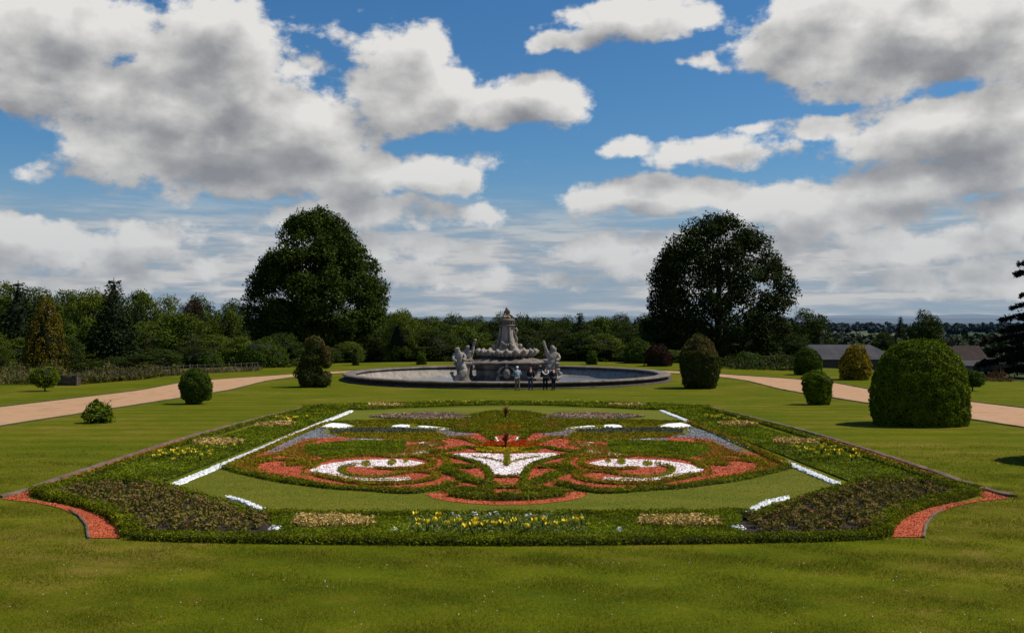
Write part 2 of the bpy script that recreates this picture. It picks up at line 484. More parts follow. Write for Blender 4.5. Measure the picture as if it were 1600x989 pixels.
# turf edge of the lawns along the path, toned dark for its shadow line
M_EDGE = plainmat('shadow toned turf edge', [(.022, .028, .006), (.05, .055, .012), (.03, .022, .012)], scale=3, bump=.6, bscale=20, obj_space=False)
def turf_edge(line, off):
    ln = np.array(line); t_ = unit(np.gradient(ln, axis=0)); nr = np.stack([-t_[:, 1], t_[:, 0]], 1); V = []
    for q, n_ in zip(ln, nr):
        for a_, b_ in ((-.10, .0), (-.05, .045), (.05, .05), (.10, .0)):
            p_ = q+n_*(a_+off)+R.normal(size=2)*.012; V.append((p_[0], p_[1], h(*p_)+b_+R.normal()*.004*(b_ > 0)))
    idx = np.arange(len(ln)*4).reshape(-1, 4); g_ = Geo()
    g_.add(V, np.stack([idx[:-1, :-1], idx[:-1, 1:], idx[1:, 1:], idx[1:, :-1]], -1).reshape(-1, 4)); return g_
struct(obj('lawn_edge', turf_edge(p_out, 0), M_EDGE)); struct(obj('lawn_edge', turf_edge(p_in, 0), M_EDGE))

def flat(poly, dz):
    return [(x, y, h(x, y)+dz) for x, y in poly]
def sheet(geo, poly, dz, mat=0):
    V = flat(poly, dz)
    a = sum(poly[i][0]*poly[(i+1) % len(poly)][1]-poly[(i+1) % len(poly)][0]*poly[i][1] for i in range(len(poly)))
    if a < 0: V = V[::-1]
    geo.add(V, [tuple(range(len(V)))], mat)

# turf: blades close to the camera, thinning out with distance
def zof(P2): return H(P2[:, 0], P2[:, 1])
GC = [(.084, .108, .003), (.114, .136, .004), (.146, .150, .006), (.18, .145, .024), (.076, .098, .003), (.30, .26, .075)]
M_BLADE = leafmat('turf blades', GC, trans=.3, clump=.75, cs=.7, spec=.02)
g = Geo()
n = 860000
y = 10.6*np.exp(R.uniform(0, 1, n)**1.15*math.log(3.3)); x = R.uniform(-.56, .56, n)*y
P2 = np.stack([x, y], 1)
outer_bed = GP([(40, 779), (100, 790), (140, 806), (143, 841), (190, 842), (430, 847)]); 
outer_bed = outer_bed+flip(outer_bed)[::-1]+[(10.9, 60), (-10.9, 60)]
P2 = P2[~inpoly(P2, outer_bed)]
k = np.clip(P2[:, 1]/14, .8, 2.4)
dn = .5+.5*wob(np.c_[P2, np.zeros(len(P2))], .8, 5)
keep = R.uniform(0, 1, len(P2)) < (.35+.65*dn)*np.clip((35-P2[:, 1])/14, 0, 1)
P2, k, dn = P2[keep], k[keep], dn[keep]
P3 = np.c_[P2, zof(P2)-.004]
D = np.c_[R.normal(size=(len(P2), 2))*.55, np.ones(len(P2))]
blades(g, P3, D, (.018+.030*R.uniform(0, 1, len(P2))**2)*k**.5*(.7+.6*dn), .0055*k)
tag(obj('grass', g, M_BLADE), 'short mown lawn grass in front of the flower parterre', 'grass', kind='stuff')
# daisies and dandelions in the lawn
M_DAISY = plainmat('daisy', [(.75, .75, .70), (.8, .8, .78)])
M_DANDE = plainmat('dandelion', [(.65, .38, .02), (.7, .45, .03)])
g = Geo()
for (cnt, ylo, yhi, mt) in ((110, 11.2, 15, 0), (70, 18, 30, 0), (40, 11, 15, 1)):
    yy = R.uniform(ylo, yhi, cnt); xx = R.uniform(-.5, .5, cnt)*yy
    if ylo > 17: xx = np.sign(xx)*R.uniform(11.5, 17, cnt)
    P2 = np.stack([xx, yy], 1); P2 = P2[~inpoly(P2, outer_bed)]
    P3 = np.c_[P2, zof(P2)+.03]
    for q_ in range(2): leaves(g, P3, np.tile([0, -.3, 1.0], (len(P3), 1)), .013*np.maximum(1, P2[:, 1]/20), 1.0, .25, mt)
tag(obj('daisies', g, [M_DAISY, M_DANDE]), 'tiny white daisies scattered through the mown lawn', 'daisies', kind='stuff')
# ---------------------------------------------------------------- the flower parterre
M_BOX = leafmat('box hedge leaves', [(.10, .125, .005), (.15, .17, .006), (.20, .205, .008), (.065, .085, .004)], trans=.22, clump=.8, cs=1.6)
M_OLIVE = leafmat('golden hedge leaves', [(.17, .18, .006), (.25, .225, .008), (.33, .215, .012), (.13, .145, .006), (.40, .17, .02)], trans=.2, clump=.5, cs=3)
M_LIME = leafmat('lime groundcover leaves', [(.17, .19, .012), (.24, .23, .015), (.30, .22, .018), (.13, .15, .012)], trans=.25, clump=.4, cs=3)
M_RUST = leafmat('rust leaved plants', [(.30, .12, .030), (.20, .15, .016), (.38, .12, .045), (.15, .14, .014)], trans=.2, clump=.4, cs=3)
M_MEADOW = leafmat('border foliage', [(.10, .145, .004), (.15, .185, .005), (.20, .225, .008), (.09, .13, .005), (.27, .27, .012)], trans=.25, clump=.95, cs=.9)
M_GREYLEAF = leafmat('grey leaved plants', [(.09, .10, .06), (.14, .145, .10), (.07, .085, .04), (.12, .11, .085)], trans=.1, clump=.5, cs=2)
M_CORE = plainmat('dark hedge twigs', [(.022, .030, .004), (.040, .050, .008)])
M_STRAW = leafmat('dried flower stems', [(.56, .39, .12), (.66, .48, .19), (.44, .27, .08), (.36, .25, .06)], trans=.1, clump=.5, cs=3)
M_RED = leafmat('red stone chips', [(.46, .080, .024), (.54, .115, .036), (.37, .055, .018), (.62, .22, .11), (.48, .09, .028)], trans=0, clump=.35, cs=1.5, spec=.3)
M_REDBED = plainmat('red gravel bed', [(.38, .062, .02), (.46, .09, .028), (.52, .12, .04)], scale=3, bump=.6, bscale=60, obj_space=False)
M_WHITE = leafmat('white stone chips', [(.90, .90, .88), (.93, .92, .90), (.84, .83, .80)], trans=0, clump=.06, cs=2, spec=.3)
M_WHITEBED = plainmat('white gravel bed', [(.86, .85, .83), (.92, .91, .89)], scale=4, bump=.2, bscale=60, obj_space=False)
M_GREYCHIP = leafmat('blue grey stone chips', [(.22, .235, .235), (.29, .30, .30), (.16, .17, .175)], trans=0, clump=.3, cs=1.5)
M_GREYBED = plainmat('blue grey gravel bed', [(.19, .205, .205), (.26, .27, .27)], scale=3, bump=.5, bscale=60, obj_space=False)
M_SOIL = plainmat('dark planting soil', [(.018, .012, .009), (.035, .023, .016), (.05, .032, .022)], scale=2, bump=1, bscale=14, obj_space=False, bdist=.05)
M_STONE_EDGE = plainmat('weathered edging stone', [(.075, .048, .028), (.14, .095, .058), (.21, .15, .10)], scale=2.5, bump=.6, bscale=20, obj_space=False)

def fine_lawn():
    m, nt = nodes('fine olive turf')
    P_ = pos(nt)
    f = math_(nt, 'ADD', math_(nt, 'MULTIPLY', noise(nt, scaled(nt, P_, (.6, 1.5, 1)), .7, 5, .65), .6), math_(nt, 'MULTIPLY', noise(nt, P_, 7, 5, .7), .4))
    c = ramp(nt, f, [(.36, (.090, .106, .004)), (.5, (.118, .124, .005)), (.62, (.160, .134, .012))])
    fine = noise(nt, P_, 30, 6, .75)
    v = N(nt, 'MapRange', inp={0: fine, 1: .3, 2: .7, 3: .7, 4: 1.3}).outputs[0]
    c = N(nt, 'HueSaturation', inp={'Color': c, 'Value': v}).outputs[0]
    b = N(nt, 'Bump', inp={'Strength': .35, 'Distance': .02, 'Height': fine})
    p = N(nt, 'BsdfPrincipled', inp={'Base Color': c, 'Roughness': .9, 'Specular IOR Level': .12, 'Normal': b.outputs[0]})
    out(nt, p.outputs[0]); return m
M_FINE = fine_lawn()

SIDES = ((1, 'left'), (-1, 'right'))
def sided(pts, s): return [(p[0]*s, p[1]) for p in pts]

# the mown panel inside the borders
panel = GP([(272, 760), (330, 778), (415, 803), (560, 805), (700, 806)])
panel = panel+flip(panel)[::-1]
back = GP([(550, 643), (640, 639.5), (720, 636.5)])
panel = panel+flip(back)+[(0, G(792, 635.5)[1])]+back[::-1]
g = Geo(); sheet(g, panel, .012)
struct(obj('lawn', g, M_FINE))
# short blades along the front of the panel
g = Geo(); P2 = sample_poly(panel, 900); P2 = P2[P2[:, 1] < 27]
blades(g, np.c_[P2, zof(P2)+.01], np.c_[R.normal(size=(len(P2), 2))*.5, np.ones(len(P2))], .016, .010)
tag(obj('grass', g, leafmat('fine turf blades', [(.098, .116, .005), (.126, .136, .007), (.16, .142, .014)], trans=.25, clump=.3)), 'short olive lawn grass inside the parterre borders', 'grass', kind='stuff')

def chips(geo, polys, dens, size, dz, mat, jit=.45):
    for poly in polys:
        P2 = sample_poly(poly, dens)
        if len(P2) == 0: continue
        k = np.clip(P2[:, 1]/24, .8, 2)
        ok = R.uniform(0, 1, len(P2)) < 1/k**2
        P2, k = P2[ok], k[ok]
        leaves(geo, np.c_[P2, zof(P2)+dz+.006], np.tile([0, 0, 1.0], (len(P2), 1)), size*k*R.uniform(.6, 1.3, len(P2)), .8, jit, mat)

def gravel(name, label, polys, bed, chip, dz, dens=700, size=.035):
    g = Geo()
    for i, p_ in enumerate(polys): sheet(g, p_, dz+.0007*i, 0)
    chips(g, polys, dens*(.16 if name == 'white_gravel' else 1), size, dz, 1, .25 if name == 'white_gravel' else .45)
    return tag(obj(name, g, [bed, chip]), label, 'gravel', kind='stuff')

# red gravel: the mask-like figure, its beard and the corner walks
fig = GP([(351, 731), (372, 722), (395, 713), (425, 703), (450, 692), (478, 685), (535, 677), (600, 676), (690, 674), (720, 671), (760, 664)])
fig_lo = GP([(362, 735.5), (385, 741), (407, 746.5), (445, 754), (490, 760), (527, 764), (560, 766.5), (590, 768.5), (625, 770.5), (655, 770), (690, 764), (720, 760), (760, 770)])
figure = fig+flip(fig)[::-1]+flip(fig_lo)+fig_lo[::-1]
beard = GP([(664, 772.5), (678, 779), (700, 783.5), (735, 787.5), (770, 789.5)]); top = GP([(700, 768), (740, 766), (770, 766)])
beard = beard+flip(beard)[::-1]+flip(top)+top[::-1]
gravel('red_gravel', 'terracotta red gravel around the scrolls of the parterre figure', [figure], M_REDBED, M_RED, .018)
gravel('red_gravel', 'red gravel crescent under the chin of the parterre figure', [beard], M_REDBED, M_RED, .020)
walk = GP([(5, 779), (30, 772), (52, 765), (150, 731), (225, 706), (300, 683), (303, 684.5), (228, 710), (155, 737), (62, 770), (43, 778), (70, 784), (95, 787), (130, 795), (161, 806), (184, 822), (189, 840), (141, 840), (138, 822), (124, 806), (95, 793), (57, 784.5), (25, 781.5)])
for s, side in SIDES:
    gravel('red_gravel', f'curved red gravel walk round the {side} front corner of the parterre', [sided(walk, s)], M_REDBED, M_RED, .012, dens=900)

white_eye = GP([(484, 735), (505, 727), (520, 724.3), (550, 720), (580, 719), (623, 718.5), (642, 720), (664, 724.5), (644, 729), (610, 730.5), (575, 731), (552, 729.5), (540, 731.5), (535, 736), (540, 741.5), (556, 745.5), (590, 748), (640, 746.5), (642, 750), (620, 753), (565, 752.5), (535, 749.5), (512, 745), (492, 740.5)])
top_ = GP([(703, 711), (722, 708.5), (750, 709), (784, 710)]); low_ = GP([(734, 718.5), (749, 724), (763, 731.5), (772, 743), (784, 743.5)])
nose = top_+flip(top_)[::-1]+flip(low_)+low_[::-1]
brow = [GP([(502, 669.5), (506, 665), (520, 661.5), (540, 663), (553, 667), (548, 671), (525, 671.5)]),
        GP([(608, 669.5), (615, 665.5), (626, 664), (640, 664.8), (648, 666.5), (665, 666), (690, 669), (705, 670.5), (705, 672.5), (680, 672), (640, 670)])]
dots = [GP([(654, 693.5), (662, 691.5), (678, 695), (677, 698), (668, 697.8)]), GP([(597, 714.5), (612, 710.5), (633, 709), (634, 713), (612, 716)]),
        GP([(642, 709.5), (655, 705), (675, 705), (674, 708.5), (656, 711)]), GP([(663, 674), (668, 673), (671, 675.2), (666, 676.5)]), GP([(560, 687), (600, 684.5), (642, 685), (641, 688), (600, 688.5)])]
vi, vo = GP([(776, 683.5), (780, 690), (785, 692)]), GP([(768, 683.5), (776, 694), (785, 697)])
vee = vi+flip(vi)[::-1]+flip(vo)+vo[::-1]
gravel('white_gravel', 'bright white gravel forming the kite-shaped nose of the parterre figure', [nose], M_WHITEBED, M_WHITE, .026)
gravel('white_gravel', 'small white gravel chevron behind the red and yellow flowers', [vee], M_WHITEBED, M_WHITE, .026)
for s, side in SIDES:
    gravel('white_gravel', f'bright white almond-shaped gravel eye in the {side} half of the parterre figure', [sided(white_eye, s)], M_WHITEBED, M_WHITE, .026)
    gravel('white_gravel', f'long white gravel eyebrow along the {side} half of the parterre figure', [sided(b_, s) for b_ in brow], M_WHITEBED, M_WHITE, .030)
    gravel('white_gravel', f'small white gravel spots between the plants on the {side} of the figure', [sided(b_, s) for b_ in dots], M_WHITEBED, M_WHITE, .030)
grey = [GP([(415, 709), (440, 695), (471, 679), (503, 667.5), (512, 672), (505, 678), (545, 680), (548, 683), (502, 685.5), (475, 687.5), (452, 699), (434, 707)]),
        GP([(539, 686.5), (580, 685.5), (590, 688.5), (541, 690)]), GP([(686, 673), (704, 671.5), (722, 676.5), (748, 679.8), (722, 682), (694, 682)])]
for s, side in SIDES:
    gravel('grey_gravel', f'blue-grey gravel wedge beside the {side} white line of the parterre', [sided(b_, s) for b_ in grey], M_GREYBED, M_GREYCHIP, .024)

# white stone lines of the inner hexagon
def ridge(geo, line, wd, hg, mat=0, jit=.015, wvar=0):
    line = np.array(line); t = np.gradient(line, axis=0); t = unit(t); nrm = np.stack([-t[:, 1], t[:, 0]], 1)
    V = []; n = len(line)
    prof = [(-.5, 0), (-.42, .8), (-.15, 1), (.15, 1), (.42, .8), (.5, 0)]
    for i in range(n):
        wv_ = wd*(1+wvar*math.sin(i*1.7+math.sin(i*.6)*2)) if wvar else wd
        for a, b in prof:
            q = line[i]+nrm[i]*a*wv_
            V.append((q[0]+R.normal()*jit, q[1]+R.normal()*jit, h(*q)-.01+b*hg+(R.normal()*jit*.5 if b else 0)))
    k = len(prof); idx = np.arange(n*k).reshape(n, k)
    geo.add(V, np.stack([idx[:-1, :-1], idx[:-1, 1:], idx[1:, 1:], idx[1:, :-1]], -1).reshape(-1, 4), mat)
    geo.add([V[i] for i in range(k)], [tuple(range(k))], mat); geo.add([V[(n-1)*k+i] for i in range(k)], [tuple(range(k))[::-1]], mat)
for s, side in SIDES:
    ln = smooth_line(sided([G(275, 758.5), G(340, 731.5), G(430, 693.5), G(500, 663.5), G(550, 643)], s), .12)
    g = Geo(); ln = ln+R.normal(size=ln.shape)*.012; ridge(g, ln, .20, .06, wvar=.18)
    P2 = np.repeat(ln, 26, 0)+R.normal(size=(len(ln)*26, 2))*.05
    leaves(g, np.c_[P2, zof(P2)+.065], np.tile([0, 0, 1.], (len(P2), 1)), .05, .8, .25, 1)
    tag(obj('white_edging', g, [M_WHITEBED, M_WHITE]), f'long line of white stones along the {side} side of the mown panel', 'edging')
    ln = smooth_line(sided([G(358, 779), G(384, 787), G(408, 799)] if s > 0 else [G(352, 780), G(385, 788), G(415, 804)], s), .08)
    g = Geo(); ridge(g, ln, .11, .07, wvar=.3)
    P2 = np.repeat(ln, 12, 0)+R.normal(size=(len(ln)*12, 2))*.035
    leaves(g, np.c_[P2, zof(P2)+.066], np.tile([0, 0, 1.], (len(P2), 1)), .04, .8, .4, 1)
    tag(obj('white_edging', g, [M_WHITEBED, M_WHITE]), f'short diagonal row of white stones beside the {side} planting bed', 'edging')
    # stone kerb on the outside
    ln = smooth_line(sided([G(0, 777), G(52, 763), G(150, 729.5), G(300, 681.5), G(400, 655), G(476, 636.5)], s), .3)
    g = Geo(); ridge(g, ln, .22, .07, jit=.012)
    tag(obj('stone_edging', g, M_STONE_EDGE), f'long weathered stone edging beside the lawn on the {side} of the parterre', 'edging')
    ln = smooth_line(sided([G(110, 797), G(124, 806), G(136, 821), G(140, 841)], s), .2)
    g = Geo(); ridge(g, ln, .055, .05, jit=.004)
    tag(obj('stone_edging', g, M_STONE_EDGE), f'short curved stone edging inside the {side} red gravel walk', 'edging')

# hedges and planted areas
def hedge_geo(geo, line, wd, hg, dens, size, mat=0, core=1, jit=.9):
    line = np.array(line)
    t = unit(np.gradient(line, axis=0)); nrm = np.stack([-t[:, 1], t[:, 0]], 1)
    n = len(line); L = np.linalg.norm(np.diff(line, axis=0), axis=1).sum()
    cnt = int(L*dens*(wd+1.6*hg))
    i = R.integers(0, n, cnt); a = R.uniform(0, 2*hg+wd, cnt)
    u = np.where(a < hg, -.5, np.where(a > hg+wd, .5, (a-hg)/wd-.5)); zz = np.where(a < hg, a, np.where(a > hg+wd, 2*hg+wd-a, hg))
    rr = np.clip((zz/hg-.6)/.4, 0, 1); u = u*(1-.16*rr**2*(np.abs(u) > .4))
    P2 = line[i]+nrm[i]*(u*wd)[:, None]+R.normal(size=(cnt, 2))*.025+t[i]*R.uniform(-.1, .1, (cnt, 1))
    bump = 1+.22*wob(np.c_[P2, np.zeros(cnt)], .35, 8)
    P3 = np.c_[P2, zof(P2)+zz*bump+np.abs(R.normal(size=cnt))*.02]
    Nn = np.where((zz > hg*.95)[:, None], np.array([[0, 0, 1.]]), np.c_[nrm[i]*np.sign(u)[:, None], .35*np.ones(cnt)])
    leaves(geo, P3, Nn, size*R.uniform(.6, 1.35, cnt), .6, jit, mat)
    V = []
    for k in range(n):
        for a_, b_ in ((-.42, 0), (-.38, .82), (.38, .82), (.42, 0)):
            q = line[k]+nrm[k]*a_*wd; V.append((q[0], q[1], h(*q)-.01+b_*hg))
    idx = np.arange(n*4).reshape(n, 4)
    geo.add(V, np.stack([idx[:-1, :-1], idx[:-1, 1:], idx[1:, 1:], idx[1:, :-1]], -1).reshape(-1, 4), core)
    geo.add(V[:4], [(0, 1, 2, 3)], core); geo.add(V[-4:], [(3, 2, 1, 0)], core)
def hedge(label, px, wd, hg, mat, s=None, dens=1500, size=.05, cat='hedge'):
    pts = GP(px)
    if s is not None: pts = sided(pts, s)
    ym = np.mean([p[1] for p in pts]); k = max(.8, ym/24)
    hg *= .40 if ym > 22 else .5
    if 22 < ym < 46 and wd < .65: wd *= .72
    g = Geo(); hedge_geo(g, smooth_line(pts, .12), wd, hg, dens/k**1.5, size*k**.75, 0, 1)
    return tag(obj('hedge', g, [mat, M_CORE]), label, cat)
def mound(geo, poly, hg, dens, size, mat=0, jit=1.2, zpow=.5, tall=0):
    P2 = sample_poly(poly, dens)
    if len(P2) == 0: return
    k = np.clip(P2[:, 1]/24, .8, 2.2)
    ok = R.uniform(0, 1, len(P2)) < 1/k**1.6; P2, k = P2[ok], k[ok]
    z = hg*R.uniform(0, 1, len(P2))**zpow*(1+.35*wob(np.c_[P2, np.zeros(len(P2))], .45, 3))
    if tall: blades(geo, np.c_[P2, zof(P2)], np.c_[R.normal(size=(len(P2), 2))*.5, np.ones(len(P2))], hg*R.uniform(.5, 1.3, len(P2))*tall, size*k*.35, mat)
    else: leaves(geo, np.c_[P2, zof(P2)+.01+z], np.tile([0, -.15, 1.], (len(P2), 1)), size*k**.8*R.uniform(.6, 1.4, len(P2)), .55, jit, mat)
def plants(name, label, polys, hg, dens, size, mats, cat='plants', jit=1.2, soil=True, tall=0, second=None):
    g = Geo(); mats = list(mats)
    if name != 'straw_patch': hg *= .30 if np.mean([q[1] for q in polys[0]]) > 22 else .40
    for p_ in polys:
        if soil: sheet(g, p_, .034 if soil is True else soil, len(mats))
        mound(g, p_, hg, dens, size, 0, jit)
        if tall: mound(g, p_, hg, dens*.6, size, 0, jit, tall=tall)
        if second: mound(g, p_, hg*second[1], dens*second[0], second[2], 1, jit, zpow=.2)
    return tag(obj(name, g, mats+[M_CORE]), label, cat, kind='stuff')

def ell(cx, cy, rx, ry, n=22):
    r = np.random.default_rng(int(abs(cx*31+cy*17)))
    o = []
    for k in range(n):
        th = 2*PI*k/n; f = 1+r.uniform(-.12, .12)
        o.append((cx+rx*f*math.cos(th), cy+ry*f*math.sin(th)))
    return o

# -- scrolls of the figure (traced on the left, mirrored on the right)
for s, side in SIDES:
    T = f'in the {side} half of the parterre figure'
    hedge(f'long low green hedge under the white eye {T}', [(352, 732), (370, 737), (407, 746), (445, 753.5), (490, 759.5), (527, 764), (560, 766), (590, 768), (620, 770.5), (650, 770.5), (687, 764.5), (712, 758)], .30, .20, M_BOX, s)
    hedge(f'olive hedge curling round below the white eye {T}', [(491, 743), (520, 750), (560, 757), (605, 758.5), (650, 756), (674, 751), (683, 745), (672, 740.5), (648, 739), (622, 741)], .26, .17, M_OLIVE, s)
    hedge(f'gold green hedge arching over the white eye {T}', [(486, 733), (500, 723), (520, 718), (550, 715), (580, 713.5), (612, 716), (645, 716), (662, 718.5), (676, 723), (672, 730), (655, 734), (620, 735), (590, 734)], .24, .17, M_OLIVE, s)
    hedge(f'lime ring hedge round the red pupil {T}', [(556, 728), (537, 732), (534, 737), (542, 743), (562, 746.5), (590, 747.5), (612, 744), (630, 742)], .17, .15, M_LIME, s)
    hedge(f'clipped hedge sweeping down beside the white nose on the {side}', [(673, 708), (690, 712), (710, 716.5), (729, 721), (747, 727), (758, 734), (764, 743), (765, 753)], .2, .19, M_BOX, s)
    hedge(f'small olive hook of hedge between eye and nose on the {side}', [(663, 714), (688, 715.5), (699, 722), (697, 730), (686, 736), (674, 737.5)], .24, .16, M_OLIVE, s)
    hedge(f'thick dark green hedge hook beside the nostril on the {side}', [(738, 733), (722, 731), (704, 734), (698, 738), (708, 742.5), (722, 746.5), (730, 752), (752, 757), (766, 760)], .5, .22, M_BOX, s, dens=1700)
    hedge(f'broad dark green hedge forming the {side} half of the mouth', [(702, 771.5), (725, 769), (745, 768), (768, 768)], .62, .2, M_BOX, s, dens=1700)
    hedge(f'olive hedge curving above the red swirl {T}', [(703, 685.5), (718, 686), (733, 689), (748, 694.5), (757, 697)], .3, .18, M_OLIVE, s)
    hedge(f'low hedge from grey gravel to white chevron {T}', [(704, 673.5), (718, 675.5), (733, 677), (752, 677), (763, 683), (769, 689)], .3, .18, M_BOX, s)
    hedge(f'low hedge under the red swirl {T}', [(672, 706.5), (690, 707), (712, 705), (730, 701), (745, 703), (765, 707)], .3, .18, M_BOX, s)
    hedge(f'low green hedge between the grey gravel and the white line on the {side}', [(358, 730), (390, 715), (421, 701), (469, 679.5), (511, 662)] if s > 0 else [(354, 730), (384, 715), (415, 700), (464, 679), (507, 662)], .26, .15 if s > 0 else .27, M_OLIVE, s)
    hedge(f'short green hedge inside the outer corner of the {side} eye', [(408, 724), (425, 721), (450, 721), (478, 723), (476, 727), (448, 729)], .34, .18, M_OLIVE, s)
    hedge(f'small curled hedge at the tip of the {side} eye', [(398, 731), (388, 727), (402, 721), (425, 714), (455, 712)], .26, .16, M_OLIVE, s)
    plants('ground_cover', f'dark green lid of low foliage above the {side} white eye', [sided(GP([(474, 704), (480, 696), (520, 691.5), (580, 689.5), (635, 691), (634, 703), (625, 710), (560, 713), (505, 716), (482, 711)]), s)], .16, 1100, .055, [M_MEADOW])
    plants('ground_cover', f'olive foliage between dark grey plants and green lid on the {side}', [sided(GP([(513, 679.5), (545, 676.5), (600, 677), (680, 676), (696, 680), (700, 688), (650, 691.5), (600, 688.5), (545, 685)]), s)], .15, 950, .055, [M_OLIVE])
    plants('grey_leaved_plants', f'long strip of dark grey foliage behind the {side} eye', [sided(GP([(516, 673), (550, 669.5), (600, 669.5), (640, 670.5), (684, 673), (680, 676.8), (600, 677.5), (548, 676.5), (518, 677)]), s)], .14, 1000, .06, [M_GREYLEAF])
    plants('ground_cover', f'low rusty plants at the outer corner of the {side} eye', [sided(GP([(432, 709), (470, 692), (500, 687), (492, 694), (474, 700), (478, 708), (497, 717), (470, 717), (440, 714), (415, 716)]), s)], .11, 650, .05, [M_RUST, M_OLIVE], second=(.6, 1.1, .05), soil=False)
    plants('ground_cover', f'rusty gold plants edging the lower rim of the {side} eye', [sided(GP([(495, 744), (530, 752), (570, 757.5), (612, 758), (650, 755), (640, 752), (600, 754), (560, 753), (520, 748)]), s)], .12, 700, .05, [M_RUST, M_LIME], second=(.5, 1.1, .05), soil=False)
    plants('ground_cover', f'lime and rust groundcover above the white eye on the {side}', [sided(GP([(505, 719), (560, 712), (620, 704), (640, 696), (690, 690), (700, 696), (672, 703), (678, 707), (660, 716), (640, 717), (600, 714), (570, 716), (530, 719)]), s)], .12, 620, .05, [M_LIME, M_RUST], second=(.8, 1.0, .05), soil=False)
    plants('ground_cover', f'low olive planting on the {side} of the dark-red spiky plant', [sided(GP([(510, 659.5), (560, 657.5), (640, 656.5), (700, 655), (735, 648), (765, 643), (792.5, 642), (792.5, 680), (765, 682), (748, 676), (722, 674), (706, 669), (690, 666), (650, 663.5), (620, 662.5), (590, 667), (560, 665), (540, 660.5)]), s)], .14, 750, .06, [M_OLIVE, M_BOX], second=(.8, 1.1, .06))
    plants('pink_flower_strip', f'strip of small pink and white flowers behind the {side} eyebrow', [sided(GP([(575, 651.5), (610, 648), (660, 645.5), (715, 647), (745, 655), (715, 656.5), (660, 656), (612, 655)]), s)], .15, 700, .06, [M_GREYLEAF, leafmat('pink petals', [(.48, .15, .10), (.62, .48, .38), (.42, .12, .08), (.60, .50, .40), (.30, .28, .16)], trans=.2)], second=(.75, 1.15, .06), cat='flowers')
    plants('rust_flower_patch', f'small clump of reddish brown plants on the {side} near the chevron', [sided(GP([(705, 667), (712, 662), (728, 661), (733, 665), (726, 670), (712, 670.5)]), s)], .18, 900, .06, [M_RUST])
for s, side in SIDES:
    plants('ground_cover', f'scattered olive plants breaking up the red gravel at the outer tip of the {side} eye', [sided(GP([(358, 731), (380, 720), (400, 714), (420, 715), (412, 722), (400, 732), (430, 742), (470, 748), (490, 752), (485, 757), (445, 751), (405, 743)]), s), sided(GP([(440, 722), (480, 716), (492, 722), (486, 732), (478, 738), (492, 748), (470, 744), (474, 730), (448, 726)]), s)], .13, 420, .06, [M_OLIVE, M_RUST], second=(.5, 1.1, .055), soil=False)
    plants('ground_cover', f'rusty plants growing along the inside of the long low hedge under the {side} eye', [sided(GP([(440, 745), (500, 755), (560, 760), (620, 763), (680, 760), (700, 752), (706, 755), (690, 762), (640, 768), (580, 765), (500, 759), (440, 751)]), s)], .12, 380, .055, [M_RUST, M_OLIVE], second=(.7, 1.1, .055), soil=False)
    plants('ground_cover', f'lime tufts standing in the white gravel above the {side} pupil', [sided(GP([(564, 729), (566, 724), (572, 722.5), (578, 724), (580, 729), (572, 731)]), s), sided(GP([(606, 727), (607, 722), (614, 719.5), (620, 722), (619, 727), (612, 729)]), s), sided(GP([(629, 724), (630, 720.5), (636, 720), (638, 723), (634, 726)]), s)], .24, 1200, .05, [M_LIME], soil=False)
    plants('ground_cover', f'loose rust and lime plants spilling over the lower white rim of the {side} eye', [sided(GP([(500, 739), (512, 741), (540, 746), (590, 750), (640, 748), (642, 751), (600, 753), (545, 750.5), (510, 745)]), s)], .16, 330, .05, [M_RUST, M_LIME], second=(.6, 1.1, .05), soil=False)
    plants('ground_cover', f'yellow-green plants growing along the {side} eyebrow gravel', [sided(GP([(553, 668), (575, 664), (612, 663), (612, 670), (580, 671)]), s), sided(GP([(640, 665), (650, 664), (655, 668), (642, 669)]), s)], .16, 500, .055, [M_LIME, M_OLIVE], second=(.8, 1.1, .055), soil=False)
for s, side in SIDES:
    plants('ground_cover', f'thin green plants creeping over the rim of the {side} outermost eyebrow oval', [sided(GP([(500, 671), (520, 672.5), (550, 671.5), (554, 668), (530, 670), (506, 668.5)]), s), sided(GP([(612, 670), (650, 671), (700, 673), (706, 671), (660, 669), (630, 669)]), s)], .16, 520, .05, [M_OLIVE, M_LIME], second=(.5, 1.1, .05), soil=False)
M_FYEL = leafmat('yellow petals', [(.62, .40, .01), (.68, .47, .02), (.55, .30, .01), (.70, .55, .06)], trans=.3, clump=.2)
M_FRED = leafmat('red petals', [(.55, .03, .012), (.62, .07, .015), (.50, .02, .01), (.60, .16, .02)], trans=.3, clump=.2)
c = GP([(742, 700), (792, 702)]); c = c+flip(c[:1])+flip(GP([(745, 707.5), (760, 708.5)]))+GP([(760, 708.5), (745, 707.5)])
plants('yellow_flower_band', 'low band of golden yellow flowers in front of the red flowers', [c], .16, 900, .055, [M_LIME, M_FYEL], second=(1.3, 1.15, .055), cat='flowers')
c = GP([(742, 697), (766, 691.5), (792, 694)]); c = c+flip(c[:2])[::-1]+flip(GP([(742, 700)]))+GP([(742, 700)])
plants('red_flower_band', 'low band of scarlet flowers behind the golden yellow flowers', [c], .2, 900, .055, [M_BOX, M_FRED], second=(1.4, 1.15, .055), cat='flowers')
plants('orange_flower_patch', 'loose patch of orange-red flowers between the two spiky plants', [GP([(764, 668), (792, 664), (820, 668), (818, 674), (792, 675.5), (768, 674)])], .2, 700, .06, [M_OLIVE, M_FRED], second=(.14, 1.2, .055), cat='flowers')
hedge('short straight hedge closing the white nose at the bottom', [(773, 747), (792, 747.5), (811, 747)], .2, .19, M_BOX)
hedge('straight hedge across the upper lip above the broad mouth hedge', [(766, 764), (792, 764.5), (818, 764)], .34, .2, M_BOX)
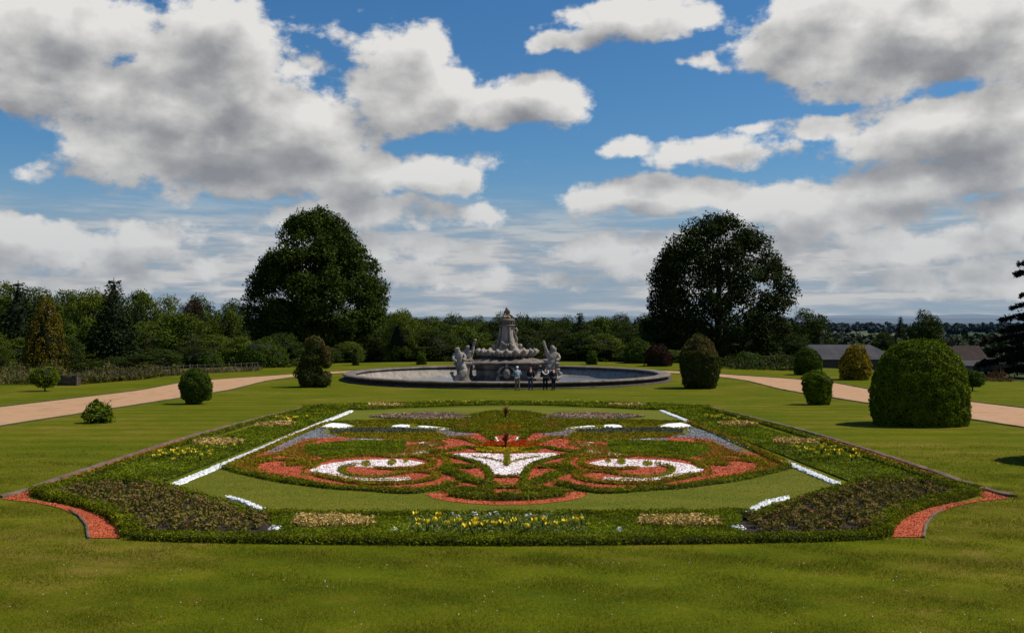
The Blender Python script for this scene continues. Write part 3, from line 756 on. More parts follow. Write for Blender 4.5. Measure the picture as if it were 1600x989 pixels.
hedge('widest front hedge across the chin of the parterre figure', [(712, 775), (740, 779), (770, 781), (792, 781.5), (814, 781), (844, 779), (872, 775)], .5, .22, M_BOX, dens=1700)
hedge('yellowish narrow hedge standing down the middle of the white nose', [(792, 709), (792, 718), (792, 729)], .13, .22, M_LIME)
for s, side in SIDES:
    hedge(f'thin olive hedge inside the top of the white nose, {side} arm', [(740, 715), (756, 717), (772, 720), (788, 724)], .09, .10, M_OLIVE, s)

# dark-red spiky plants on the axis
M_CORD = leafmat('dark red spiky leaves', [(.10, .022, .016), (.16, .035, .022), (.07, .022, .012), (.20, .07, .04)], trans=.25, clump=.2)
for (px, py, hg, lab) in ((790, 654, .55, 'dark-red spiky plant at the back of the parterre figure'), (790, 700, .46, 'dark-red spiky plant rising out of the scarlet and yellow flowers')):
    x, y = G(px, py)
    root = thing('spiky_plant', lab, 'plant', (x, y, h(x, y)))
    g = Geo(); n = 30
    for k in range(n):
        th = R.uniform(0, 6.28); tilt = R.uniform(.1, .95); L = hg*R.uniform(.7, 1.05)
        pts = []
        for t in np.linspace(0, 1, 5):
            a = tilt*(.4+.9*t*t); pts.append(np.array([math.cos(th)*math.sin(a)*L*t, math.sin(th)*math.sin(a)*L*t, .12+L*t*math.cos(a)]))
        sd = np.array([-math.sin(th), math.cos(th), 0])*.022
        V = []
        for t, q in zip(np.linspace(0, 1, 5), pts): V += [q-sd*(1-t**2)*1.2, q+sd*(1-t**2)*1.2]
        g.add(V, [(2*i, 2*i+1, 2*i+3, 2*i+2) for i in range(4)])
    obj('leaves', g, M_CORD, root)
    g = Geo(); tube(g, [(0, 0, -.05), (0, 0, .14), (0, 0, .22)], [.04, .035, .02], 7); obj('stem', g, M_CORE, root)

# -- borders round the panel
def band(px_out, px_in): return GP(px_out)+GP(px_in)[::-1]
for s, side in SIDES:
    border = [(-10.0, 24.0), (-9.95, 53.0), (-8.0, 53.0), (-8.05, 30), (-8.05, 24.0)]
    plants('border_foliage', f'long dark green side border between stone edging and white line on the {side}', [sided(border, s)], .17, 620, .062, [M_MEADOW], tall=1.3)
    hedge(f'low dark hedge along the outer edge of the {side} side border', [(76, 766), (164, 737), (238, 711), (311, 687), (408, 658), (482, 638.5)], .34, .22, M_BOX, s, dens=1200)
    hedge(f'dark green hedge dividing corner bed from side border on the {side}', [(60, 769), (120, 757.5), (180, 753.5), (238, 755.5)], .55, .26, M_BOX, s, dens=1500)
    hedge(f'dark hedge along the gravel walk at the {side} corner bed', [(62, 772), (84, 779), (114, 786), (152, 795), (182, 808), (202, 823), (209, 838)], .34, .26, M_BOX, s, dens=2000)
    hedge(f'diagonal dark hedge between the {side} corner bed and the mown panel', [(238, 757), (288, 771), (340, 788), (384, 803), (414, 814)], .30, .13, M_BOX, s, dens=1800)
    plants('straw_patch', f'larger straw-coloured patch of dead plants in the {side} side border', [sided(ell(-9.45, 33.6, .78, .75), s)], .13, 900, .08, [M_STRAW], tall=.8)
    plants('straw_patch', f'far straw-coloured patch of dead plants in the {side} side border', [sided(ell(-9.3, 41.3, .8, .9), s)], .13, 900, .08, [M_STRAW], tall=.8)
    plants('straw_patch', f'straw-coloured clump of dead plants in the front border on the {side}', [sided(ell(-3.05, 18.2, .74, .5), s)], .15, 1700, .07, [M_STRAW], tall=.8)
    plants('straw_patch', f'low straw-coloured patch in the back border on the {side}', [sided(ell(-6.45, 55.2, .95, .7), s)], .12, 700, .09, [M_STRAW], tall=.8)
    hedge(f'low hedge along the back of the panel on the {side}', [(476, 637.5), (560, 640), (640, 636.5), (720, 633.5), (790, 632.5)], .35, .2, M_BOX, s, dens=1000)
    hedge(f'outer hedge behind the back border on the {side}', [(478, 636), (560, 632.8), (660, 630), (788, 629)], .5, .2, M_MEADOW, s, dens=900)
    plants('border_foliage', f'green foliage of the narrow back border on the {side}', [sided(GP([(480, 637), (560, 633.5), (660, 630.8), (786, 629.8), (786, 632.5), (720, 633.8), (640, 637), (560, 640)]), s)], .14, 420, .07, [M_MEADOW])
    bed = GP([(62, 772), (120, 760), (180, 756), (238, 758), (290, 771), (345, 787), (390, 802), (425, 814), (430, 838), (198, 838), (172, 809), (140, 796), (105, 787)])
    g = Geo(); sheet(g, sided(bed, s), .02)
    tag(obj('planting_soil', g, M_SOIL), f'dark bare soil of the {side} corner planting bed', 'soil', kind='stuff')
front = GP([(425, 808), (470, 805), (560, 803.5), (700, 804), (792, 804.5)]); front = front+flip(front[:-1])[::-1]+flip(GP([(425, 846)]))+GP([(425, 846)])
plants('border_foliage', 'green foliage of the long front border beneath the yellow tulips', [front], .17, 1500, .05, [M_MEADOW], tall=1.25)
for s, side in SIDES:
    hedge(f'dark clipped hedge along the very front of the parterre, {side} half', [(212, 840), (300, 843.5), (430, 846), (600, 848), (700, 849), (790, 849.5)], .34, .2, M_BOX, s, dens=3000, size=.042)
    hedge(f'dark hedge between front border and mown panel, {side} half', [(412, 804), (470, 806), (560, 806.5), (680, 807.5), (790, 808)], .26, .17, M_BOX, s, dens=2200, size=.045)
    for (px, py, rx, ry, lab) in ((431, 829, .13, .16, 'outer'), (616, 832, .05, .1, 'inner')):
        x, y = G(px, py); g = Geo(); m_ = 90; d = rdir(m_); d[:, 2] = np.abs(d[:, 2])
        leaves(g, np.array([x*s, y, h(x, y)+.03])+d*[rx*1.2, ry*1.2, .07]*R.uniform(.3, 1, (m_, 1)), d+[0, 0, .3], .045, .8, .5)
        tag(obj('white_stones', g, M_WHITE), f'{lab} small heap of white stones in the front border on the {side}', 'stones', kind='stuff')

M_PALE = leafmat('pale tulip foliage', [(.16, .19, .05), (.22, .25, .08), (.12, .15, .03), (.28, .30, .12)], trans=.25, clump=.4, cs=3)
bx_ = GP([(640, 812), (720, 811), (830, 811), (915, 812), (918, 836), (830, 839), (720, 839), (636, 836)])
plants('border_foliage', 'paler strappy leaves around the yellow tulips of the front border', [bx_], .30, 420, .06, [M_PALE], tall=1.0, soil=False)
g = Geo()
for px in (704, 716, 738, 742, 746, 762, 771, 775, 822, 828, 850):
    x, y = G(px+R.normal()*2, 812+R.normal()*1.5); d = rdir(14); leaves(g, np.array([x, y, h(x, y)+.10])+d*[.045, .045, .03], d+[0, -.3, .5], .035, .9, .5)
tag(obj('white_flowers', g, leafmat('white petals', [(.75, .74, .72), (.85, .84, .82)], trans=.2, clump=.1)), 'few small white flowers behind the yellow tulips of the front border', 'flowers', kind='stuff')

# -- bedding plants in rows in the corner beds
M_BED_L = leafmat('bedding leaves', [(.10, .105, .014), (.15, .135, .020), (.19, .145, .040), (.15, .085, .038)], trans=.2, clump=.4)
M_BED_F = leafmat('dusky pink blooms', [(.36, .13, .085), (.42, .17, .115), (.30, .13, .06), (.40, .11, .11)], trans=.2, clump=.2)
protos = []
for v in range(4):
    g = Geo(); n = 66
    d = rdir(n); d[:, 2] = np.abs(d[:, 2])*.9+.1
    leaves(g, d*np.array([.17, .17, .21])*R.uniform(.55, 1, (n, 1))+[0, 0, .02], d, R.uniform(.055, .10, n), .55, .7, 0)
    m_ = [2, 5, 7, 3][v]; d = rdir(m_); d[:, 2] = np.abs(d[:, 2])+.7; d = unit(d)
    leaves(g, d*np.array([.09, .09, .17]), d, .055, .9, .5, 1)
    tube(g, [(0, 0, -.03), (0, 0, .15)], [.015, .01], 5, 0)
    protos.append(g.mesh('bedding_plant'))
    for m_ in (M_BED_L, M_BED_F): protos[-1].materials.append(m_)
def bedding(s, side):
    bed = GP([(95, 777), (130, 763.5), (180, 759.5), (232, 761.5), (285, 775), (340, 791), (385, 806), (425, 818), (428, 834), (208, 834), (186, 810), (150, 795)])
    P = []
    ang = -.42
    for i in range(-40, 60):
        for j in range(-40, 60):
            a, b = i*.40+(.2 if j % 2 else 0), j*.36
            x = -8.5+a*math.cos(ang)-b*math.sin(ang); y = 20.5+a*math.sin(ang)+b*math.cos(ang)
            P.append((x+R.normal()*.05, y+R.normal()*.05))
    P = np.array(P); P = P[inpoly(P, bed)]
    if len(P) > 149: P = P[R.permutation(len(P))[:149]]
    for x, y in P:
        o = bpy.data.objects.new('bedding_plant', protos[R.integers(0, 4)]); COL.objects.link(o)
        o.location = (x*s, y, h(x, y)+.02); o.rotation_euler = (0, 0, R.uniform(0, 6.28)); k = R.uniform(.82, 1.12); o.scale = (k, k, k)
        tag(o, f'small green bedding plant with dusky pink blooms in the {side} corner bed', 'bedding plant', f'bedding plants in the {side} corner bed')
for s, side in SIDES: bedding(s, side)

# -- yellow tulips
M_TUL = plainmat('tulip yellow', [(.84, .62, .02), (.88, .70, .06)], scale=30, bump=0)
M_STEM = plainmat('tulip green', [(.06, .11, .02), (.09, .14, .03)])
tul = []
for v in range(3):
    g = Geo(); hh = (.13, .16, .11)[v]; lean = (.02, -.03, .04)[v]
    tube(g, [(0, 0, -.02), (lean*.4, 0, hh*.5), (lean, 0, hh)], [.008, .007, .006], 5, 1)
    for k in range(6):
        th = k*PI/3+.2*(k % 2); c_, s_ = math.cos(th), math.sin(th); tw = .030
        rows = [(.008, 0, .25), (.034, .025, 1), (.042+.008*v, .06, .9), (.034+.016*v, .088, .1)]
        V = []
        for r_, z_, wd in rows:
            V += [(lean+r_*c_-s_*tw*wd, r_*s_+c_*tw*wd, hh+z_), (lean+r_*c_+s_*tw*wd, r_*s_-c_*tw*wd, hh+z_)]
        g.add(V, [(2*i, 2*i+1, 2*i+3, 2*i+2) for i in range(3)], 0, True)
    for th in (.5, 2.9):
        c_, s_ = math.cos(th), math.sin(th); V = []
        for t in np.linspace(0, 1, 4):
            r_ = .10*t; wd = .022*(1-t**2); V += [(r_*c_-s_*wd, r_*s_+c_*wd, .2*t), (r_*c_+s_*wd, r_*s_-c_*wd, .2*t)]
        g.add(V, [(2*i, 2*i+1, 2*i+3, 2*i+2) for i in range(3)], 1)
    me = g.mesh('yellow_tulip'); me.materials.append(M_TUL); me.materials.append(M_STEM); tul.append(me)
def tulips(P, where, k0=1.0):
    for x, y in P:
        o = bpy.data.objects.new('yellow_tulip', tul[R.integers(0, 3)]); COL.objects.link(o)
        o.location = (x, y, h(x, y)+.01); o.rotation_euler = (R.normal()*.1, R.normal()*.1, R.uniform(0, 6.28)); k = k0*R.uniform(.85, 1.2); o.scale = (k, k, k)
        tag(o, f'single yellow tulip in bloom in the {where}', 'tulip', f'yellow tulips in the {where}')
ft = [(648, 806), (655, 819), (652, 827), (667, 829), (676, 815), (682, 814), (678, 822), (683, 818), (698, 826), (711, 821), (716, 825), (735, 824), (742, 823), (747, 825), (752, 824), (757, 825), (741, 833), (783, 816), (784, 823), (791, 829), (804, 820), (803, 824), (823, 828), (826, 831), (822, 833), (833, 824), (839, 826), (847, 822), (860, 823), (866, 824), (886, 818), (899, 819), (911, 818), (902, 822), (722, 829), (770, 828)]
tulips([G(px, py+7) for px, py in ft], 'front border', .92)
for s, side in SIDES:
    tulips([(s*x, y) for x, y in zip(R.uniform(-10.0, -8.3, 26), R.normal(29.6, 1.1, 26))], f'near part of the {side} side border', 1.0)
    tulips([(s*x, y) for x, y in zip(R.uniform(-9.9, -8.5, 13), R.normal(43.2, .7, 13))], f'far part of the {side} side border', 1.1)
    tulips([(s*x, y) for x, y in zip(R.uniform(-5.0, -1.2, 16), R.normal(56.1, .35, 16))], f'back border on the {side}', 1.05)
# ---------------------------------------------------------------- clipped bushes and topiary
DARKG = [(.040, .070, .006), (.060, .100, .008), (.085, .125, .010), (.028, .048, .005)]
BRIG = [(.075, .112, .004), (.110, .152, .006), (.150, .19, .008), (.045, .072, .004)]
M_BD = leafmat('dark clipped leaves', DARKG, trans=.15, clump=.6, cs=1.4)
M_BB = leafmat('bright clipped leaves', BRIG, trans=.14, clump=.75, cs=2.2)
M_BGOLD = leafmat('golden clipped leaves', [(.30, .20, .012), (.42, .28, .014), (.17, .14, .012), (.08, .08, .010)], trans=.2, clump=.8, cs=1.6)
M_BYEW = leafmat('bronzed yew leaves', [(.036, .056, .008), (.055, .078, .010), (.075, .075, .014), (.026, .04, .006)], trans=.12, clump=.7, cs=1.2)
M_BTIP = leafmat('bronze new growth', [(.13, .085, .025), (.16, .10, .03), (.08, .075, .016)], trans=.15, clump=.4)
M_BCORE = plainmat('bush heart shade', [(.008, .011, .003), (.016, .02, .006)])  # near-black core, painting in the deep shade between the leaves
M_BARK = plainmat('bark', [(.035, .026, .018), (.07, .052, .038), (.10, .08, .06)], scale=5, bump=.9, bscale=12, bdist=.05)

def blob_points(prof, n, wobble, seed, sx=1.0):
    """points and normals on a body of revolution; prof = [(z, r)]"""
    prof = np.array(prof, float); z = np.linspace(prof[0, 0], prof[-1, 0], 60); r = np.interp(z, prof[:, 0], prof[:, 1])
    ds = np.hypot(np.gradient(z), np.gradient(r)); wgt = (r+.02)*ds; cdf = np.cumsum(wgt); cdf /= cdf[-1]
    zz = np.interp(R.uniform(0, 1, n), np.r_[0, cdf], np.r_[z[0], z]); rr = np.interp(zz, z, r); slope = np.interp(zz, z, np.gradient(r, z))
    th = R.uniform(0, 2*PI, n)
    Nn = unit(np.stack([np.cos(th), np.sin(th), -np.clip(slope, -6, 6)], 1))
    P = np.stack([rr*np.cos(th)*sx, rr*np.sin(th), zz], 1)
    P += Nn*(wob(P, .9*prof[:, 1].max(), seed, 3)*wobble)[:, None]
    return P, Nn
def core(geo, prof, k, seed, wobble, mat=1):
    lathe(geo, [(max(r*k, .001), z*(.97 if i else 1)) for i, (z, r) in enumerate(prof)], 20, None, mat)
def bush(name, label, x, y, parts, n, size, mat, trunk=None, cat='bush', tips=None, tipmat=None, jit=.75, rz=0):
    """parts: [(dx, dy, profile, wobble)]"""
    root = thing(name, label, cat, (x, y, h(x, y)), rz)
    g = Geo(); tot = sum(max(r for z, r in p[2])*(p[2][-1][0]-p[2][0][0]) for p in parts)
    for k, (dx, dy, prof, wb) in enumerate(parts):
        share = max(r for z, r in prof)*(prof[-1][0]-prof[0][0])/tot
        P, Nn = blob_points(prof, int(n*share), wb, 40+k+int(abs(x*7)))
        P += Nn*np.abs(R.normal(size=(len(P), 1)))*size*.4+Nn*(wob(P, size*3.2, 91, 2)*size*.75)[:, None]
        ok = P[:, 2] > -.02
        P, Nn = P[ok]+[dx, dy, 0], Nn[ok]
        if tips is not None:
            f = tips(P); sel = R.uniform(0, 1, len(P)) < f
            leaves(g, P[sel], Nn[sel], size*R.uniform(.6, 1.4, sel.sum()), .6, jit, 2); P, Nn = P[~sel], Nn[~sel]
        leaves(g, P, Nn, size*R.uniform(.6, 1.4, len(P)), .6, jit, 0)
        gc = Geo(); core(gc, prof, .92, 1, 0)
        for v in gc.v: v += np.array([dx, dy, 0])
        g.add(gc.v[0], [tuple(c) for c in np.split(gc.chunks[0][0], np.cumsum(gc.chunks[0][1])[:-1])], 1, True)
    obj('crown', g, [mat, M_BCORE]+([tipmat] if tipmat else []), root)
    g = Geo(); tr, th_ = trunk or (.07, .4)
    tube(g, [(0, 0, -.1), (0, .01, th_*.5), (.01, 0, th_)], [tr*1.25, tr, tr*.85], 9); obj('trunk', g, M_BARK, root)
    return root

def dome(w_, h_, z0=0.0, top=.55, foot=.85):
    """profile of a clipped dome w_ wide, h_ high"""
    o = []
    for t in np.linspace(0, 1, 22):
        if t < .33: r = foot+(1-foot)*math.sin(t/.33*PI/2)
        else: r = math.sqrt(max(0, 1-((t-.33)/.67)**2.0))
        o.append((z0+(h_-z0)*t, max(.01, r*w_/2)))
    return o
def ball(w_, z0, z1, p=2.0):
    return [(z0+(z1-z0)*t, max(.01, w_/2*max(0, 1-abs(2*t-1)**p)**(1/p))) for t in np.linspace(0, 1, 20)]

x, y = 16.9, 41.9
bush('topiary_dome', 'huge bright green clipped dome beside the gravel path', x, y, [(0, 0, dome(3.72, 3.48, .02, foot=.92), .06)], 42000, .085, M_BB, (.16, .8))
bush('topiary_dome', 'clipped green dome just past the right picture edge, its shadow falling on the lawn', 16.25, 28.2, [(0, 0, dome(3.2, 2.7, .02), .07)], 9000, .12, M_BB, (.16, .8))
x, y = G(300, 632)
bush('round_bush', 'dark green ball-shaped bush on the lawn beside the gravel path', x, y+.7, [(0, 0, ball(1.72, .05, 1.85, 2.4), .12)], 11000, .085, M_BD, (.08, .5))
x, y = G(150, 661)
root = bush('young_shrub', 'small spiky bright green shrub on the lawn nearest the path edge', x, y+.3, [(0, 0, [(0, .25), (.15, .55), (.4, .52), (.6, .3), (.8, .06)], .16), (.22, 0, [(.1, .15), (.45, .22), (.85, .02)], .1), (-.1, .1, [(.2, .2), (.6, .22), (1.0, .02)], .1), (.42, .05, [(.1, .1), (.4, .16), (.72, .02)], .08)], 2600, .10, M_BB, (.03, .3), jit=1.1)
x, y = G(72, 611)
bush('small_tree', 'small round-headed tree on a thin trunk on the grass past the path', x, y, [(0, 0, ball(1.75, .42, 1.72, 2.0), .14)], 3000, .13, M_BB, (.05, .8), cat='tree')
x, y = G(486, 606)
bush('topiary_bush', 'leaning lumpy topiary bush of stacked knobs near the fountain basin', x, y+1.0,
     [(-.35, 0, ball(1.8, 0, 1.9, 2.3), .2), (.75, -.1, ball(1.25, 0, 1.1, 2.2), .14), (-.15, 0, ball(1.35, 1.4, 3.0, 2.2), .18), (.0, 0, ball(1.3, 2.5, 3.8, 2.2), .16), (.78, .1, ball(.85, 1.9, 3.15, 2.0), .14), (1.0, 0, ball(.6, 1.5, 2.2, 2.0), .1)],
     15000, .12, M_BYEW, (.14, .7), tips=lambda P: np.clip(.1+.6*(P[:, 0] > .65)*(P[:, 2] > 1.3)+.35*(P[:, 2] > 3.4), 0, 1), tipmat=M_BTIP)
x, y = G(1098, 608)
bush('topiary_bush', 'tall egg-shaped yew topiary with bronzed top near the fountain basin', x, y+1.1,
     [(0, 0, [(0, .8), (.35, 1.2), (1.0, 1.38), (2.0, 1.45), (2.7, 1.34), (3.2, 1.05), (3.6, .68), (3.85, .3), (3.95, .02)], .13)], 17000, .115, M_BYEW, (.15, .6),
     tips=lambda P: np.clip(.05+.75*(P[:, 2] > 2.9)*(P[:, 2] < 3.75)*(P[:, 1] < .6)+.3*(P[:, 2] > 2.4), 0, .75), tipmat=M_BTIP)
x, y = G(1283, 633)
bush('round_bush', 'small bright green bush narrowing to its foot between dome and path', x, y+.5, [(0, 0, [(0, .38), (.3, .55), (.9, .74), (1.25, .80), (1.5, .68), (1.72, .38), (1.85, .02)], .1)], 7500, .09, M_BB, (.08, .5))
x, y = G(1266, 586)
bush('round_bush', 'dark green barrel-shaped bush across the gravel path', x, y+.6, [(0, 0, dome(2.35, 2.5, 0, foot=.9), .1)], 7000, .13, M_BD, (.1, .5), tips=lambda P: .12*(P[:, 2] > 2.1), tipmat=M_BTIP)
x, y = G(1342, 594)
bush('golden_bush', 'golden yellow clipped bush across the gravel path', x, y+.8, [(0, 0, dome(2.45, 2.95, 0, foot=.85), .18)], 6500, .14, M_BGOLD, (.1, .5), jit=1.0)
x, y = G(1521, 611)
bush('small_tree', 'small round-headed dark green tree just beyond the huge clipped dome', x, y, [(0, 0, ball(1.45, .3, 1.38, 2.2), .1)], 2600, .12, M_BD, (.05, .7), cat='tree')
# lesser bushes round the basin and under the trees
for (px, py, Yd, wd, hg, mt, nm, lab) in (
    (1171, 579, 112, 2.9, 1.6, M_BD, 'round_bush', 'low rounded green bush under the right oak tree'),
    (1028, 577, 114, 2.6, 2.3, leafmat('maroon leaves', [(.035, .012, .010), (.06, .02, .015), (.025, .02, .008)], trans=.15), 'maroon_bush', 'dark maroon bush behind the end of the basin'),
    (925, 570, 118, 1.0, 1.6, M_BD, 'conical_bush', 'small mid green conical bush behind the basin, nearer the right oak'),
    (659, 570, 118, 0.9, 1.5, M_BD, 'conical_bush', 'small mid green conical bush behind the basin, nearer the left oak'),
    (556, 575, 116, .6, 1.9, M_BYEW, 'conical_bush', 'slim dark upright conifer beside the far gravel path'),
    (410, 575, 112, 5.2, 2.9, M_BD, 'round_bush', 'broad green bush beneath the near side of the left oak'),
    (1000, 572, 122, 3.6, 2.6, M_BD, 'round_bush', 'dark rounded bush beside the maroon bush'),
    (330, 572, 112, 2.6, 1.8, M_BD, 'round_bush', 'low green bush by the picket fence')):
    x = (px-VX)/F*Yd
    bush(nm, lab, x, Yd, [(0, 0, dome(wd, hg, -.2), .2*wd/3)], int(1200+500*wd*hg), .17, mt, (.06, .4))
# ---------------------------------------------------------------- basin, fountain, people
CX, CY = 0.0, 90.3
def stonemat(name, cols, recess_dark=.5):
    m, nt = nodes(name)
    P_ = pos(nt)
    a = noise(nt, P_, 1.1, 6, .65); b = noise(nt, scaled(nt, P_, (3.0, 3.0, .7)), 1.0, 5, .65); c_ = noise(nt, P_, 9, 6, .7)
    f = math_(nt, 'ADD', math_(nt, 'MULTIPLY', a, .4), math_(nt, 'ADD', math_(nt, 'MULTIPLY', b, .35), math_(nt, 'MULTIPLY', c_, .25)))
    col = ramp(nt, f, [(.36+.28*i/(len(cols)-1), c) for i, c in enumerate(cols)])
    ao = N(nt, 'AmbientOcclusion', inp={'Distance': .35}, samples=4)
    col = mix(nt, math_(nt, 'MULTIPLY', math_(nt, 'SUBTRACT', 1.0, ao.outputs['AO']), recess_dark*1.4, True), col, (.035, .030, .025))  # colour turns darker in recesses and creases
    bp = N(nt, 'Bump', inp={'Strength': .7, 'Distance': .03, 'Height': c_})
    p = N(nt, 'BsdfPrincipled', inp={'Base Color': col, 'Roughness': .9, 'Specular IOR Level': .2, 'Normal': bp.outputs[0]})
    out(nt, p.outputs[0]); return m
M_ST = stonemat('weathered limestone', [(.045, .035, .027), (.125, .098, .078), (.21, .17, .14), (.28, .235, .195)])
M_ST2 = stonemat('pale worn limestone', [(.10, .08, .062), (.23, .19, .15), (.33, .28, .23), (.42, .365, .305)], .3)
M_STD = stonemat('shade toned basin stone', [(.025, .020, .016), (.06, .046, .036), (.10, .075, .06), (.14, .11, .09)])  # darker stone copy carrying the shade on the basin's outer wall
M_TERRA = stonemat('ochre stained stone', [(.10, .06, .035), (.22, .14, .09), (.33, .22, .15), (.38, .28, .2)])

SEG = 160
root = thing('pool_basin', 'very wide round stone pool basin surrounding the fountain', 'pool basin', (CX, CY, 0))
g = Geo(); lathe(g, [(14.42, -.3), (14.42, .10), (14.36, .13), (14.10, .135), (14.04, .17), (13.92, .28), (13.98, .36), (13.98, .37), (13.3, .37), (13.3, -.3)], SEG, closed=True)
obj('wall', g, M_STD, root)
g = Geo(); lathe(g, [(14.22, .37), (14.30, .41), (14.30, .49), (14.24, .54), (13.30, .54), (13.2, .50), (13.2, .38), (13.28, .372)], SEG, closed=True)
obj('coping', g, M_ST, root)
g = Geo(); lathe(g, [(13.29, .37), (13.24, .10), (13.12, .06), (13.05, -.2), (12.75, -.34), (12.55, -.60), (12.4, -.95), (13.29, -1.0)], SEG, closed=True)
obj('inner_ledge', g, M_ST2, root)
m, nt = nodes('pool water')
bp = N(nt, 'Bump', inp={'Strength': .15, 'Distance': .04, 'Height': noise(nt, scaled(nt, pos(nt), (1, 1.6, 1)), 2.2, 3)})
p = N(nt, 'BsdfPrincipled', inp={'Base Color': (.15, .18, .21, 1), 'Roughness': .22, 'IOR': 1.33, 'Normal': bp.outputs[0]})  # sky reflection tinted into the blue-grey base colour
out(nt, p.outputs[0])
g = Geo(); n = 96; g.add([(CX+12.62*math.cos(2*PI*k/n), CY+12.62*math.sin(2*PI*k/n), -.52) for k in range(n)], [tuple(range(n))])
struct(obj('water', g, m))

def skin(name, joints, bones, mats, parent, loc=(0, 0, 0), sub=2, smooth=True):
    """one continuous body grown over a skeleton: joints = {name: (x, y, z, r)}"""
    keys = list(joints); me = bpy.data.meshes.new(name)
    me.from_pydata([joints[k][:3] for k in keys], [(keys.index(a), keys.index(b)) for a, b in bones], [])
    o = bpy.data.objects.new(name, me); COL.objects.link(o)
    md = o.modifiers.new('s', 'SKIN'); md.use_smooth_shade = smooth
    for i, k in enumerate(keys):
        sv_ = me.skin_vertices[0].data[i]; r = joints[k][3]; sv_.radius = r if isinstance(r, tuple) else (r, r); sv_.use_root = (i == 0)
    s_ = o.modifiers.new('u', 'SUBSURF'); s_.levels = sub; s_.render_levels = sub
    dg = bpy.context.evaluated_depsgraph_get(); dg.update()
    new = bpy.data.meshes.new_from_object(o.evaluated_get(dg)); new.name = name
    bpy.data.objects.remove(o); bpy.data.meshes.remove(me)
    if not isinstance(mats, (list, tuple)): mats = [mats]
    new.materials.clear()
    return link(name, new, mats, parent, loc)

ft_ = thing('fountain', 'carved stone fountain with scalloped bowl and column in the pool', 'fountain', (CX, CY, 0))
W_ = 3.05           # half width of the carved body
g = Geo()
box(g, -W_-1.35, W_+1.35, -W_-.75, W_+.75, -.9, -.30); box(g, -W_-.6, W_+.6, -W_-.25, W_+.25, -.298, -.02, 0, .08)
obj('base_step', g, M_ST, ft_)
g = Geo()
def rect_prof(prof, mat=0, geo=None):
    V = []; Fs = []
    for i, (a, z) in enumerate(prof):
        c = .35*a
        ring = [(-a+c, -a), (a-c, -a), (a, -a+c), (a, a-c), (a-c, a), (-a+c, a), (-a, a-c), (-a, -a+c)]
        V += [(x, y, z) for x, y in ring]
    for i in range(len(prof)-1):
        for k in range(8): k2 = (k+1) % 8; Fs.append((i*8+k, i*8+k2, i*8+8+k2, i*8+8+k))
    Fs.append(tuple(range(8))[::-1]); Fs.append(tuple(range(8*len(prof)-8, 8*len(prof))))
    geo.add(V, Fs, mat)
rect_prof([(2.95, -.02), (2.95, .12), (2.72, .2), (2.66, .35), (2.66, .78), (2.74, .84), (2.62, .9), (2.72, 1.05), (2.86, 1.25), (2.9, 1.3)], 0, g)
obj('body', g, M_ST, ft_)
g = Geo()
rect_prof([(2.88, 1.302), (3.05, 1.36), (3.2, 1.4), (3.2, 1.50), (3.1, 1.54)], 0, g)
# gadroon beading under the edge
for sgn, ax in ((-1, 0), (1, 0), (-1, 1), (1, 1)):
    for t in np.linspace(-2.0, 2.0, 30):
        a, b = t, sgn*3.21
        x_, y_ = (a, b) if ax == 0 else (b, a)
        tube(g, [(x_-.03, y_, 1.39), (x_+.03, y_, 1.51)], [.045, .045], 6)
for sx_ in (-1, 1):
    for sy_ in (-1, 1):
        x0_, x1_ = sorted((sx_*2.3, sx_*4.05)); y0_, y1_ = sorted((sy_*2.35, sy_*3.1))
        box(g, x0_, x1_, y0_, y1_, 1.345, 1.47, 0, .02)
obj('cornice', g, M_ST, ft_)
g = Geo(); rect_prof([(3.0, 1.542), (2.85, 1.62), (2.1, 1.8), (1.7, 1.95)], 0, g); obj('sloping_top', g, M_ST, ft_)
# corner piers
for sx_ in (-1, 1):
    for sy_ in (-1, 1):
        g = Geo(); cx_, cy_ = sx_*3.72, sy_*3.0
        lathe(g, [(.80, -.6), (.82, .0), (.62, .12), (.54, .4), (.56, .9), (.62, 1.2), (.78, 1.38), (.8, 1.48), (.7, 1.54), (.3, 1.6)], 20,
              lambda r, z, th, i: (r*(1+.06*math.sin(5*th+3*z)), z))
        for v in g.v: v += np.array([cx_, cy_, 0])
        obj('pier', g, M_ST, ft_)
# scalloped shell bowl
g = Geo(); NL = 20
def scallop(r, z, th, i):
    w_ = abs(math.cos(NL*th/2))
    f = (0, .1, .5, 1, 1, .9, .4, 0, 0)[i]
    return (r*(1+.06*f*(w_-.5)), z-.26*f*(1-w_)**1.5 if i in (3, 4, 5) else z)
lathe(g, [(.9, 1.72), (1.5, 1.80), (2.05, 1.94), (2.42, 2.22), (2.52, 2.42), (2.46, 2.52), (2.2, 2.5), (1.6, 2.40), (.6, 2.36)], NL*8, scallop)
obj('shell_bowl', g, M_ST2, ft_)
g = Geo()
for k in range(NL):
    th = 2*PI*k/NL
    c_, s_ = math.cos(th), math.sin(th)
    tube(g, [(1.7*c_, 1.7*s_, 1.86), (2.2*c_, 2.2*s_, 2.02), (2.5*c_, 2.5*s_, 2.26), (2.66*c_, 2.66*s_, 2.44), (2.5*c_, 2.5*s_, 2.56)], [.09, .15, .20, .21, .13], 8)
obj('scallop_lobes', g, M_ST2, ft_)
